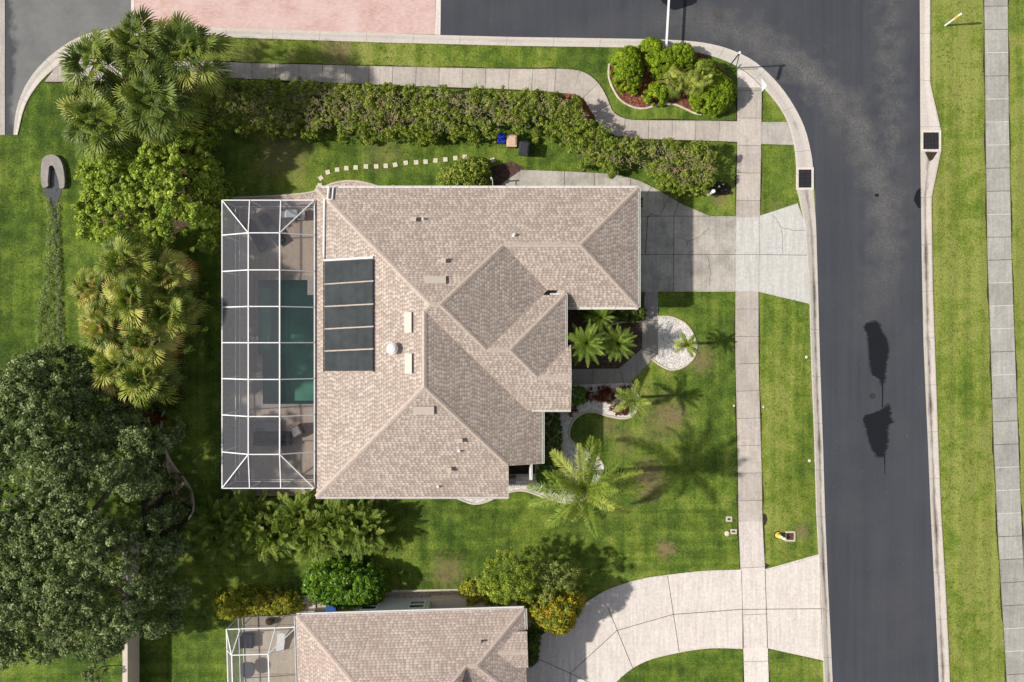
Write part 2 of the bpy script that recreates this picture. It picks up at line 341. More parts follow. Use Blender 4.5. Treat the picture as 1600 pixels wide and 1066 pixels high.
leafmat('palm_feather', [(0, (0.06, 0.12, 0.02)), (0.5, (0.16, 0.25, 0.045)), (1, (0.38, 0.45, 0.13))], 0.3, 0.4)
leafmat('palm_queen', [(0, (0.06, 0.11, 0.016)), (0.45, (0.165, 0.24, 0.04)), (1, (0.46, 0.47, 0.15))], 0.3, 0.4)
leafmat('palm_areca', [(0, (0.05, 0.10, 0.018)), (0.5, (0.13, 0.20, 0.034)), (1, (0.36, 0.40, 0.11))], 0.3, 0.4)
leafmat('palm_small', [(0, (0.10, 0.15, 0.03)), (0.4, (0.30, 0.36, 0.09)), (1, (0.66, 0.62, 0.26))], 0.3, 0.4)
leafmat('palm_yellow', [(0, (0.07, 0.12, 0.015)), (0.45, (0.20, 0.27, 0.04)), (1, (0.50, 0.50, 0.14))], 0.3, 0.4)

def screenmat():
    m = bpy.data.materials.new('insect_screen'); m.use_nodes = True; t = m.node_tree; t.nodes.clear()
    o = t.nodes.new('ShaderNodeOutputMaterial'); tr = t.nodes.new('ShaderNodeBsdfTransparent'); d = t.nodes.new('ShaderNodeBsdfDiffuse')
    d.inputs[0].default_value = (0.20, 0.205, 0.235, 1); mx = t.nodes.new('ShaderNodeMixShader')
    lw = t.nodes.new('ShaderNodeLayerWeight'); lw.inputs[0].default_value = 0.35
    mr = t.nodes.new('ShaderNodeMapRange'); t.links.new(lw.outputs['Facing'], mr.inputs[0])
    mr.inputs[3].default_value = 0.20; mr.inputs[4].default_value = 0.55
    t.links.new(mr.outputs[0], mx.inputs[0]); t.links.new(tr.outputs[0], mx.inputs[1]); t.links.new(d.outputs[0], mx.inputs[2]); t.links.new(mx.outputs[0], o.inputs[0])
    MT['screen'] = m
screenmat()
def watermat():
    m = bpy.data.materials.new('pool_water'); m.use_nodes = True; t = m.node_tree; t.nodes.clear()
    o = t.nodes.new('ShaderNodeOutputMaterial'); tr = t.nodes.new('ShaderNodeBsdfTransparent'); g = t.nodes.new('ShaderNodeBsdfGlossy')
    tr.inputs[0].default_value = (0.60, 0.86, 0.78, 1); g.inputs[1].default_value = 0.04; mx = t.nodes.new('ShaderNodeMixShader')
    n = t.nodes.new('ShaderNodeTexNoise'); n.inputs['Scale'].default_value = 2.5; b = t.nodes.new('ShaderNodeBump'); b.inputs['Distance'].default_value = 0.02
    t.links.new(n.outputs[0], b.inputs['Height']); t.links.new(b.outputs[0], g.inputs['Normal'])
    mx.inputs[0].default_value = 0.06
    t.links.new(tr.outputs[0], mx.inputs[1]); t.links.new(g.outputs[0], mx.inputs[2]); t.links.new(mx.outputs[0], o.inputs[0]); MT['water'] = m
watermat()
plain('pool_plaster', (0.21, 0.33, 0.29), 0.8, 0.1, var=0.3, sc=0.5)

# ---------------- mesh builder ----------------
class MB:
    def __init__(s): s.v = []; s.f = []; s.m = []; s.uv = {}
    def add(s, vs, fs, mi=0):
        b = len(s.v); s.v += [tuple(v) for v in vs]
        for f in fs: s.f.append(tuple(b+i for i in f)); s.m.append(mi)
    def poly(s, pts, mi=0): s.add(pts, [tuple(range(len(pts)))], mi)
    def box(s, c, sz, rz=0, mi=0, rx=0, ry=0):
        x, y, z = sz[0]/2, sz[1]/2, sz[2]/2
        R = Matrix.Rotation(rz, 3, 'Z') @ Matrix.Rotation(ry, 3, 'Y') @ Matrix.Rotation(rx, 3, 'X')
        vs = [Vector(c) + R @ Vector((a*x, b*y, d*z)) for d in (-1, 1) for a, b in ((-1,-1),(1,-1),(1,1),(-1,1))]
        s.add(vs, [(3,2,1,0),(4,5,6,7),(0,1,5,4),(1,2,6,5),(2,3,7,6),(3,0,4,7)], mi); return s
    def beam(s, p, q, w, h, mi=0, up=(0,0,1)):
        p, q = Vector(p), Vector(q); d = (q-p).normalized(); u = Vector(up)
        if abs(d.dot(u)) > 0.98: u = Vector((1,0,0))
        r = d.cross(u).normalized(); u = r.cross(d).normalized()
        vs = [c + r*a*w/2 + u*b*h/2 for c in (p, q) for a, b in ((-1,-1),(1,-1),(1,1),(-1,1))]
        s.add(vs, [(0,1,2,3),(7,6,5,4),(4,5,1,0),(5,6,2,1),(6,7,3,2),(7,4,0,3)], mi); return s
    def tube(s, pts, rad, n=8, mi=0, cap=True):
        pts = [Vector(p) for p in pts]; rings = []
        if not hasattr(rad, '__len__'): rad = [rad]*len(pts)
        for i, p in enumerate(pts):
            d = (pts[min(i+1, len(pts)-1)] - pts[max(i-1, 0)]).normalized()
            a = Vector((0,0,1)) if abs(d.z) < 0.9 else Vector((1,0,0))
            r = d.cross(a).normalized(); u = r.cross(d)
            rings.append([p + (r*math.cos(t) + u*math.sin(t))*rad[i] for t in [2*math.pi*k/n for k in range(n)]])
        b = len(s.v)
        for r in rings: s.v += [tuple(v) for v in r]
        for i in range(len(rings)-1):
            for k in range(n):
                k2 = (k+1) % n; s.f.append((b+i*n+k, b+i*n+k2, b+(i+1)*n+k2, b+(i+1)*n+k)); s.m.append(mi)
        if cap:
            s.f.append(tuple(b+k for k in range(n))[::-1]); s.m.append(mi)
            s.f.append(tuple(b+(len(rings)-1)*n+k for k in range(n))); s.m.append(mi)
        return s
    def prism(s, pts, z0, z1, mi=0):
        a = sum(pts[i][0]*pts[(i+1)%len(pts)][1]-pts[(i+1)%len(pts)][0]*pts[i][1] for i in range(len(pts)))
        if a < 0: pts = pts[::-1]
        n = len(pts); vs = [(p[0], p[1], z1) for p in pts] + [(p[0], p[1], z0) for p in pts]
        s.add(vs, [tuple(range(n)), tuple(range(2*n-1, n-1, -1))] + [(i, n+i, n+(i+1)%n, (i+1)%n) for i in range(n)], mi); return s
    def blob(s, c, r, n=10, mi=0, seed=0, amp=0.12):
        rs = random.Random(seed); vs = []; fs = []
        m_ = n//2
        for i in range(m_+1):
            ph = math.pi*i/m_
            for k in range(n):
                th = 2*math.pi*k/n; q = 1 + rs.uniform(-amp, amp)
                vs.append((c[0]+r[0]*q*math.sin(ph)*math.cos(th), c[1]+r[1]*q*math.sin(ph)*math.sin(th), c[2]+r[2]*q*math.cos(ph)))
        for i in range(m_):
            for k in range(n): fs.append((i*n+k, (i+1)*n+k, (i+1)*n+(k+1)%n, i*n+(k+1)%n))
        s.add(vs, fs, mi); return s
    def build(s, name, mats, parent=None, smooth=False, attr=None, bevel=0):
        me = bpy.data.meshes.new(name); me.from_pydata(s.v, [], s.f)
        if not isinstance(mats, (list, tuple)): mats = [mats]
        for k in mats: me.materials.append(MT[k])
        me.polygons.foreach_set('material_index', s.m)
        if smooth: me.polygons.foreach_set('use_smooth', [True]*len(me.polygons))
        me.update()
        o = bpy.data.objects.new(name, me); COL.objects.link(o)
        if parent:
            o.parent = parent; o.location = -parent.location
        if bevel:
            md = o.modifiers.new('bevel', 'BEVEL'); md.width = bevel; md.segments = 2; md.limit_method = 'ANGLE'
        return o
def local(o): o.location = (0, 0, 0); return o
def tag(o, label=None, cat=None, group=None, kind=None):
    if label: o['label'] = label
    if cat: o['category'] = cat
    if group: o['group'] = group
    if kind: o['kind'] = kind
    return o
def thing(name, label, cat, loc=(0,0,0), group=None, rz=0):
    o = bpy.data.objects.new(name, None); COL.objects.link(o); o.location = loc; o.rotation_euler = (0, 0, rz)
    o.empty_display_size = 0.3
    return tag(o, label, cat, group)
def npmesh(name, V, F, mat, rnd=None, parent=None):
    """V (n,3), F (m,k) same-size faces"""
    me = bpy.data.meshes.new(name); n, m_, k = len(V), len(F), F.shape[1]
    me.vertices.add(n); me.vertices.foreach_set('co', V.astype(np.float32).ravel())
    me.loops.add(m_*k); me.loops.foreach_set('vertex_index', F.astype(np.int32).ravel())
    me.polygons.add(m_); me.polygons.foreach_set('loop_start', np.arange(0, m_*k, k, dtype=np.int32))
    try: me.polygons.foreach_set('loop_total', np.full(m_, k, dtype=np.int32))
    except Exception: pass
    me.update(calc_edges=True)
    if rnd is not None:
        a = me.attributes.new('rnd', 'FLOAT', 'POINT'); a.data.foreach_set('value', rnd.astype(np.float32))
    me.materials.append(MT[mat])
    o = bpy.data.objects.new(name, me); COL.objects.link(o)
    if parent: o.parent = parent; o.location = -parent.location
    return o
# ================= SETTING =================
def struct(name, mb, mats, **k):
    o = mb.build(name, mats, **k); o['kind'] = 'structure'; return o
POOLX = (G(403, 0, .1)[0], G(489, 0, .1)[0] + 0.1); POOLY = (G(0, 632, .1)[1], G(0, 437, .1)[1])
def sheet_with_hole(mb, x0, x1, y0, y1, z, mi=0, sides=0):
    xs = [x0, POOLX[0], POOLX[1], x1]; ys = [y0, POOLY[0], POOLY[1], y1]
    for i in range(3):
        for j in range(3):
            if i == 1 and j == 1: continue
            mb.poly([(xs[i], ys[j], z), (xs[i+1], ys[j], z), (xs[i+1], ys[j+1], z), (xs[i], ys[j+1], z)], mi)
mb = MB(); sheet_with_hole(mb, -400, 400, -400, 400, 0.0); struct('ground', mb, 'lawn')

# road
ROADL = smooth([(800,58),(1000,61),(1060,63),(1100,67),(1140,77),(1180,97),(1215,130),(1240,165),(1258,202),(1268,243),(1273,290),(1275,350),(1278,450),(1281,560),(1286,700),(1289,800),(1293,900),(1298,1000),(1301,1066),(1310,1300),(1335,1900)], 5)
ROADR = smooth([(1435,-900),(1436,-300),(1437,0),(1438,250),(1440,400),(1443,540),(1450,700),(1454,800),(1459,900),(1464,1000),(1467,1066),(1477,1300),(1500,1900)], 4)
mb = MB(); pts = [(686,55)] + ROADL + ROADR[::-1] + [(1185,-900),(1185,-150),(686,-150)]
mb.prism(GL(pts), -0.05, 0.006); struct('road', mb, 'asphalt')
mb = MB(); mb.prism(GL([(207,42),(300,43),(450,47),(600,52),(680,54),(680,-150),(207,-150)]), -0.05, 0.007); struct('brick_paving', mb, 'pavers')
mb = MB(); mb.prism(GL([(680,54),(688,55),(691,-150),(683,-150)]), -0.02, 0.016); mb.prism(GL([(205,42),(210,42),(210,-150),(205,-150)]), -0.02, 0.016)
struct('concrete_band', mb, 'concrete_new')
LB = smooth([(205,43),(180,44),(140,52),(108,66),(70,95),(42,130),(26,170),(21,211)], 5)
mb = MB(); mb.prism(GL(LB + [(8,211),(8,-150),(205,-150)]), -0.05, 0.006); struct('side_road', mb, 'asphalt_old')
mb = MB(); mb.prism(GL([(3,211),(8,211),(8,-150),(3,-150)]), -0.05, 0.03)
mb.prism(GL([(-120,211),(3,211),(3,-150),(-120,-150)]), -0.05, 0.025); struct('side_pavement', mb, 'concrete')

def kerb(name, A, B, stain=1.0, n=None):
    A = GL(A); B = GL(B)
    L = sum(math.dist(A[i], A[i+1]) for i in range(len(A)-1)); n = n or max(8, int(L/0.5))
    a, t = resample(A, n); b, _ = resample(B, n)
    prof = [(0, 0.012), (0.25, 0.009), (0.45, 0.008), (0.7, 0.035), (0.9, 0.055), (1.0, 0.05), (1.0, -0.02)]
    mb = MB(); k = len(prof); vs = []; uv = []
    for i in range(n):
        for f, z in prof:
            p = a[i]*(1-f)+b[i]*f; vs.append((p[0], p[1], z)); uv.append((t[i], f))
    fs = [(i*k+j, i*k+j+1, (i+1)*k+j+1, (i+1)*k+j) for i in range(n-1) for j in range(k-1)]
    mb.add(vs, fs); o = struct(name, mb, 'kerb'); me = o.data
    u = me.uv_layers.new(name='UVMap'); li = np.zeros(len(me.loops), np.int32); me.loops.foreach_get('vertex_index', li)
    u.data.foreach_set('uv', np.array(uv, np.float32)[li].ravel())
    at = me.attributes.new('stain', 'FLOAT', 'POINT'); at.data.foreach_set('value', [stain]*len(vs)); return o
kerb('kerb', [(207,42),(300,43),(450,47),(600,52),(686,55),(800,58),(1000,61),(1060,63)], [(207,56),(300,57),(450,62),(600,67),(686,69),(800,72),(1000,75),(1057,78)], 0.25)
kerb('kerb', smooth([(1060,63),(1100,67),(1140,77),(1180,97),(1215,130),(1240,165),(1258,202),(1268,243),(1270,262)],5), smooth([(1057,78),(1092,83),(1130,94),(1165,112),(1195,140),(1218,168),(1232,195),(1241,230),(1244,262)],5), 0.15)
kerb('kerb', [(1271,296),(1275,350),(1278,450),(1281,560),(1286,700),(1289,800),(1293,900),(1298,1000),(1301,1066),(1310,1300),(1335,1900)],
     [(1245,296),(1257,350),(1264,450),(1267,560),(1272,690),(1275,800),(1279,870),(1284,960),(1287,1066),(1296,1300),(1321,1900)], 1.0)
kerb('kerb', [(1435,-900),(1436,-300),(1437,0),(1438,205)], [(1452,-900),(1453,-300),(1453,0),(1453,130),(1470,205)], 0.1, 140)
kerb('kerb', [(1438,236),(1440,400),(1443,540),(1450,700),(1454,800),(1459,900),(1464,1000),(1467,1066),(1477,1300),(1500,1900)],
     [(1470,236),(1455,310),(1457,450),(1461,560),(1466,700),(1470,800),(1476,900),(1481,1000),(1484,1066),(1494,1300),(1517,1900)], 1.0)
kerb('kerb', LB, smooth([(205,60),(180,62),(150,68),(120,82),(90,104),(62,130),(40,165),(28,211)], 5), 0.3)

def near(b, p):
    best = None
    for i in range(len(b)-1):
        ab = b[i+1]-b[i]; u = float(np.clip(((p-b[i])@ab)/(ab@ab), 0, 1)); q = b[i]+u*ab; d = np.linalg.norm(q-p)
        if best is None or d < best[0]: best = (d, q)
    return best[1]
def ribbon(name, L, R, z, mat, step=1.52, jw=0.022, edging=True, joint='joint', off=0, skip=()):
    L = GL(L); R = GL(R); n = max(8, int(sum(math.dist(L[i], L[i+1]) for i in range(len(L)-1))/0.4))
    a, t = resample(L, n); b, _ = resample(R, n); mb = MB(); rs = random.Random(len(name)+n); sl_ = []
    pt = lambda T: np.array([np.interp(T, t, a[:, 0]), np.interp(T, t, a[:, 1])])
    Ts = [0.0]; T = off
    while T < t[-1]:
        if T > .05: Ts.append(T)
        T += step*rs.uniform(.99, 1.01)
    Ts.append(t[-1])
    for i in range(len(Ts)-1):
        k = 5 if step > 1 else 3; tt = np.linspace(Ts[i], Ts[i+1], k); P = [pt(x) for x in tt]; Q = [near(b, p) for p in P]; 
        if i == 0: Q[0] = b[0]
        if i == len(Ts)-2: Q[-1] = b[-1]
        vs = [(*p, z) for p in P]+[(*q, z) for q in Q]+[(*p, -.03) for p in P]+[(*q, -.03) for q in Q]; fs = []
        for j in range(k-1): fs += [(j, j+1, k+j+1, k+j), (2*k+j, 2*k+j+1, j+1, j), (k+j, k+j+1, 3*k+j+1, 3*k+j)]
        mb.add(vs, fs, 0); sl_ += [rs.uniform(-1, 1)]*len(vs)
        if 0 < i:
            p = pt(Ts[i]-jw/2); p2 = pt(Ts[i]+jw/2); q, q2 = near(b, p), near(b, p2); mb.poly([(*p, z+.004), (*p2, z+.004), (*q2, z+.004), (*q, z+.004)], 3 if joint == 'mixed' and rs.random() < .4 else 1); sl_ += [0]*4
    if edging:  # thin dark strips in soil colour along both edges, uneven in width
        for e, o_ in ((a, b), (b, a)):
            d = (e-o_)/np.linalg.norm(e-o_, axis=1)[:, None]
            wv = np.array([0.05+0.05*rs.random()+0.04*math.sin(i*.5+rs.random()) for i in range(n)])[:, None]
            e2 = e + d*np.maximum(wv, .03)
            vs = [(*e[i], .004) for i in range(n)] + [(*e2[i], .004) for i in range(n)]
            mb.add(vs, [(i, i+1, n+i+1, n+i) for i in range(n-1)], 2)
    o = struct(name, mb, [mat, 'joint', 'soil', 'joint_light']); sl_ += [0]*(len(mb.v)-len(sl_)); at = o.data.attributes.new('slab', 'FLOAT', 'POINT'); at.data.foreach_set('value', sl_); return o
# long pavement beside the drive (runs down the frame) and its newer section
SL = [(1152,137),(1152,225),(1150,340),(1149,455),(1149,560),(1151,640),(1153,740),(1154,815)]
SR = [(1190,137),(1189,225),(1187,340),(1185,455),(1185,560),(1187,640),(1190,740),(1191,815)]
ribbon('pavement', SL, SR, 0.036, 'concrete_warm', 1.78, off=.2)
ribbon('pavement', [(1154,815),(1157,890),(1160,960),(1163,1066),(1170,1300),(1190,1900)], [(1191,815),(1195,890),(1198,960),(1201,1066),(1208,1300),(1228,1900)], 0.037, 'concrete_new', 3.05, off=0)
# far pavement across the road
ribbon('pavement', [(1538,-900),(1538,0),(1540,200),(1543,400),(1548,540),(1553,700),(1560,850),(1568,980),(1573,1066),(1590,1400)],
       [(1574,-900),(1574,0),(1576,200),(1580,400),(1585,540),(1591,700),(1597,850),(1604,980),(1609,1066),(1626,1400)], 0.036, 'concrete_far', 1.5, joint='mixed', jw=.035, off=.4)
# curving path behind the hedge
PT = smooth([(92,99),(110,93),(150,93),(340,97),(400,99),(600,104),(800,108),(880,108),(912,113),(933,128),(947,150),(958,175),(975,185),(1000,188),(1100,189),(1152,190)], 4)
PB = smooth([(70,128),(95,128),(150,127),(340,122),(400,124),(600,133),(800,140),(880,146),(904,152),(918,170),(932,190),(948,206),(968,214),(1000,217),(1100,220),(1152,222)], 4)
ribbon('path', PT, PB, 0.032, 'concrete_warm', 1.52, off=.5)
mb = MB(); mb.prism(GL([(1190,191),(1243,191),(1245,227),(1188,225)]), -.02, .030); struct('path', mb, 'concrete')
mb = MB(); mb.prism(GL([(1190,123),(1199,134),(1190,144)]), .0, .0625); struct('kerb_ramp', mb, 'white_metal')
mb = MB(); mb.prism(GL([(1152,137),(1152,105),(1166,114),(1180,126),(1190,137)]), -.02, .0345); struct('kerb_ramp', mb, 'concrete_new')
# driveway
mb = MB()
mb.prism(GL([(770,300),(790,283),(815,266),(880,268),(960,272),(1000,283),(1030,298),(1065,319),(1110,338),(1151,338),(1151,456),(960,456),(960,300)]), -.02, .030, 0)
mb.prism(GL([(1185,338),(1246,318),(1258,350),(1265,475),(1184,456)]), -.02, .0305, 2)
mb.prism(GL([(1150,340),(1186,340),(1185,455),(1149,455)]), .0, .0405, 3)
def line(mb, pts, w_, z, mi):
    P = [np.array(G(*p)) for p in pts]
    for i in range(len(P)-1):
        d = (P[i+1]-P[i]); d = d/np.linalg.norm(d); r = np.array([-d[1], d[0]])*w_/2; e = d*w_*.3
        mb.poly([(*(P[i]+r-e), z), (*(P[i]-r-e), z), (*(P[i+1]-r+e), z), (*(P[i+1]+r+e), z)], mi)
for l in ([(985,338),(1110,338)], [(985,398),(1149,398)], [(1053,340),(1052,456)], [(1012,338),(1008,398)], [(1047,306),(1031,336)], [(1063,308),(1053,338)],
          [(882,268),(882,294)], [(928,270),(929,294)], [(1018,291),(1009,307)], [(985,280),(985,294)]):
    line(mb, l, .03, .036, 1)
rs = random.Random(5)
def crack(mb, pts, z=.036, w_=.022):
    out = []
    for i in range(len(pts)-1):
        for k in range(6):
            t = k/6; out.append((pts[i][0]*(1-t)+pts[i+1][0]*t+rs.uniform(-1, 1), pts[i][1]*(1-t)+pts[i+1][1]*t+rs.uniform(-1, 1)))
    out.append(pts[-1]); line(mb, out, w_, z, 1)
crack(mb, [(1107,356),(1094,370),(1075,378),(1072,384)]); crack(mb, [(1058,370),(1075,378)]); crack(mb, [(1106,400),(1110,430),(1108,445)]); crack(mb, [(1018,333),(1012,340),(1009,395)]); crack(mb, [(1015,335),(1030,338)])
crack(mb, [(1207,335),(1221,355),(1223,396)], .0345); crack(mb, [(1222,356),(1240,360),(1258,360)], .0345)
line(mb, [(1187,398),(1262,399)], .03, .0345, 1); line(mb, [(1149,398),(1187,398)], .025, .0445, 1)
struct('driveway', mb, ['concrete_drive', 'joint', 'concrete_pale', 'concrete_pale'])
# neighbour's driveway
ND1 = smooth([(812,1010),(850,990),(880,968),(910,945),(950,921),(1000,905),(1045,898),(1100,892),(1159,890)], 4)
ND2 = smooth([(1160,1014),(1110,1013),(1060,1020),(1010,1033),(978,1052),(955,1075),(930,1110),(900,1180)], 4)
mb = MB(); mb.prism(GL(ND1 + ND2 + [(860,1250),(780,1250),(780,1010)]), -.02, .030)
mb.prism(GL([(1194,890),(1279,866),(1286,1032),(1200,1013)]), -.02, .0305)
mb.prism(GL([(1158,891),(1195,891),(1199,1012),(1162,1012)]), .0, .041)
for l in ([(1043,900),(1061,1018)], [(950,950),(989,1045)], [(964,985),(1051,960),(1158,952),(1288,951)], [(964,985),(891,1052),(838,1028)], [(891,1052),(890,1080)], [(891,1052),(920,1066),(950,1080)]):
    line(mb, l, .035, .0455 if len(l) == 4 else .036, 1)
line(mb, [(1158,891),(1162,1012)], .03, .046, 1); line(mb, [(1195,891),(1199,1012)], .03, .046, 1)
struct('driveway', mb, ['concrete_new', 'joint'])
# front walkway
mb = MB(); W1 = [(1008,456),(1028,456),(1028,552),(985,598),(880,602),(880,577),(967,576),(1003,545),(1004,498)]
mb.prism(GL(W1), -.02, .033)
for l in ([(1004,500),(1028,501)], [(1003,545),(1028,553)], [(967,576),(975,598)], [(925,577),(925,601)]): line(mb, l, .03, .038, 1)
struct('path', mb, ['concrete_path_dark', 'joint'])

def bed(name, pts, mat, z=.010, kind='stuff', label=None, cat=None):
    mb = MB(); mb.prism(GL(pts), -.02, z); o = mb.build(name, mat); o['kind'] = kind
    return o
GE_ = smooth([(1027,495),(1050,496),(1073,508),(1086,530),(1087,553),(1072,571),(1050,578),(1032,571),(1018,561)], 4)
bed('gravel', GE_ + [(1028,551)], 'gravel_white', .024)
B2 = smooth([(985,598),(993,610),(998,626),(991,647),(975,654),(950,650),(925,643),(906,648),(893,662),(889,680),(896,692),(915,703),(932,712),(943,730),(936,750)], 4)
B3 = smooth([(915,783),(895,786),(870,783),(845,775),(820,767),(800,768),(775,777),(757,785),(738,787),(714,778)], 4)
bed('gravel', [(880,602)] + B2 + B3 + [(700,770),(700,640),(880,640)], 'gravel_white', .022)
B4 = smooth([(350,310),(400,308),(450,305),(490,300),(520,287),(550,283),(580,288),(603,297)], 4)
bed('gravel', B4 + [(603,330),(340,330)], 'gravel_pink', .012)
B5 = smooth([(360,763),(372,770),(400,773),(450,774),(478,770),(490,764)], 4)
bed('gravel', B5 + [(490,745),(360,745)], 'gravel_tan', .012)
B6 = smooth([(320,205),(330,208),(321,240),(312,290),(318,330)], 5)
bed('mulch', B6 + [(250,395),(160,372),(150,330),(155,250),(200,215)], 'mulch_brown', .012)
B7 = smooth([(262,632),(253,655),(255,690),(268,722),(288,748),(300,770),(303,795),(295,812)], 5)
bed('mulch', B7 + [(262,850),(225,840),(215,700),(190,640),(150,600),(150,450),(190,400),(240,400),(262,560)], 'mulch_dark', .013)
bed('gravel', [(257,700)] + B7[16:30] + [(270,780),(262,735)], 'gravel_tan', .017)
bed('mulch', [(763,262),(800,252),(820,262),(815,266),(790,283),(770,300),(755,300)], 'mulch_brown', .014)
bed('gravel', [(455,932),(560,935),(610,925),(720,922),(780,921),(830,960),(830,990),(455,1000)], 'gravel_tan', .012)
BED = smooth([(952,100),(951,118),(956,135),(968,155),(985,166),(1005,170),(1030,164),(1052,163),(1070,170),(1085,177),(1096,179)], 4)
bed('mulch', BED + [(1130,160),(1140,120),(1100,85),(1010,80),(970,85)], 'mulch_red', .012)
bed('mulch', smooth([(880,146),(900,148),(914,158),(922,172),(930,186),(915,190),(880,165)], 3), 'mulch_red', .034)
bed('mulch', smooth([(888,482),(1006,482),(1006,498),(990,502),(955,505),(925,515),(900,505),(888,500)], 2), 'mulch_brown', .012)
bed('mulch', [(888,500),(925,512),(950,505),(1003,500),(1003,545),(967,576),(888,577)], 'mulch_brown', .014)
bed('mulch', smooth([(1100,295),(1112,285),(1130,284),(1142,292),(1140,303),(1125,306),(1108,303)], 3), 'mulch_brown', .012)
bed('soil', [(1191,802),(1197,804),(1199,812),(1196,820),(1192,824)], 'soil', .012)
bed('soil', [(1196,880),(1203,884),(1196,889)], 'soil', .012)
bed('mulch', [(812,990),(850,985),(846,1040),(812,1050)], 'mulch_brown', .012)
def curbing(label, pts, w_=.13, h=.07):
    P = GL(pts); mb = MB(); P = resample(P, max(8, int(len(P)*1.2)))[0]
    n = len(P); d = np.gradient(P, axis=0); d = d/np.linalg.norm(d, axis=1)[:, None]; r = np.stack([-d[:, 1], d[:, 0]], 1)
    prof = [(-.5, -.02), (-.5, h*.7), (-.3, h), (.3, h), (.5, h*.7), (.5, -.02)]; k = len(prof); vs = []
    for i in range(n):
        for a_, z in prof: q = P[i]+r[i]*a_*w_; vs.append((q[0], q[1], z))
    mb.add(vs, [(i*k+j, (i+1)*k+j, (i+1)*k+j+1, i*k+j+1) for i in range(n-1) for j in range(k-1)])
    mb.add([vs[j] for j in range(k)], [tuple(range(k))]); mb.add([vs[(n-1)*k+j] for j in range(k)], [tuple(range(k))[::-1]])
    tag(mb.build('garden_edging', 'curbing'), label, 'garden edging', 'low concrete edgings round the planting beds')
curbing('pale concrete edging arcing round the oval white gravel bed', GE_)
curbing('pale concrete edging snaking round the front gravel bed of red plants', B2)
curbing('pale concrete edging waving along the south side of the gravel bed below the small porch', B3)
curbing('thin concrete edging bulging out along the north side of the house and pool cage', B4)
curbing('low concrete edging under the south end of the big pool cage', B5, .1)
curbing('grey concrete edging between the broadleaf thicket and the back lawn', B6)
curbing('grey concrete edging curving past the oak into the shaded lawn', B7)
curbing('concrete edging sweeping round the red mulch island bed', BED)
curbing('short pale edging behind the front walkway under the garage shrubs', smooth([(950,508),(975,503),(1003,502)], 4), .12)
curbing('straight pale edging between the side lawn and the neighbour house', [(612,924),(660,923),(720,922),(775,921)], .16)
# wet marks and patches on the road
def patch(rows, amp, seed, z, step=1.0):
    """a wet mark given as (y, x_left, x_right) rows; its edge frays into fine drips"""
    rs = random.Random(seed); R = sorted(rows); ys = np.arange(R[0][0], R[-1][0], step); a = [r[0] for r in R]
    L = np.interp(ys, a, [r[1] for r in R]); Q = np.interp(ys, a, [r[2] for r in R]); mb = MB()
    L = L + np.array([rs.uniform(-amp, amp) for _ in ys]); Q = Q + np.array([rs.uniform(-amp, amp)*1.3 for _ in ys])
    Q = np.maximum(Q, L+.5); pts = [G(x, y) for x, y in zip(L, ys)]; qts = [G(x, y) for x, y in zip(Q, ys)]
    vs = [(*p, z) for p in pts] + [(*p, z) for p in qts]; n = len(ys)
    mb.add(vs, [(i, i+1, n+i+1, n+i) for i in range(n-1)]); return mb
for i, (rows, am) in enumerate([([(503,1366,1370),(506,1352,1374),(512,1350,1376),(516,1351,1378),(522,1355,1380),(530,1356,1386),(545,1357,1389),(560,1358,1387),(572,1359,1384),(585,1362,1383),(592,1374,1383),(600,1377,1380)], 2.0),
              ([(633,1388,1390),(640,1378,1391),(645,1366,1391),(649,1352,1391),(655,1349,1394),(660,1350,1396),(664,1351,1389),(675,1354,1387),(690,1358,1387),(700,1361,1385),(708,1366,1383),(714,1372,1380)], 2.4),
              ([(598,1377.5,1380),(638,1378,1379.5)], .2), ([(710,1381,1383),(742,1382,1383)], .2),
              ([(294,1437,1440),(299,1432,1440),(306,1429,1440),(314,1428,1440),(320,1431,1440),(326,1436,1440)], .5),
              ([(303,1367,1373),(308.5,1367,1373)], .2), ([(-14,1036,1088),(0,1032,1090),(5,1036,1088),(9,1042,1078),(13,1046,1066),(16,1052,1056)], 1.2), ([(18,1117,1126),(22,1115,1129),(27,1118,1129),(31,1120,1126)], .8)]):
    if i < 2:
        o = patch([(y+(-3 if k == 0 else (3 if k == len(rows)-1 else 0)), l-1.2, r+1.2) for k, (y, l, r) in enumerate(rows)], am*1.3, i+30, .0085, .8).build('damp_patch', 'damp'); o['kind'] = 'structure'
    o = patch(rows, am, i, .0105 + .0002*i, 0.8 if am > 1 else 1.5).build('wet_patch', 'wet' if i != 7 else 'joint'); o['kind'] = 'structure'
mb = MB(); mb.tube([(*G(1363,619), -.02), (*G(1363,619), .011)], .2, 20); tag(mb.build('manhole_cover', 'iron_grate'), 'small round dark cover in the road between the two wet patches', 'manhole cover')
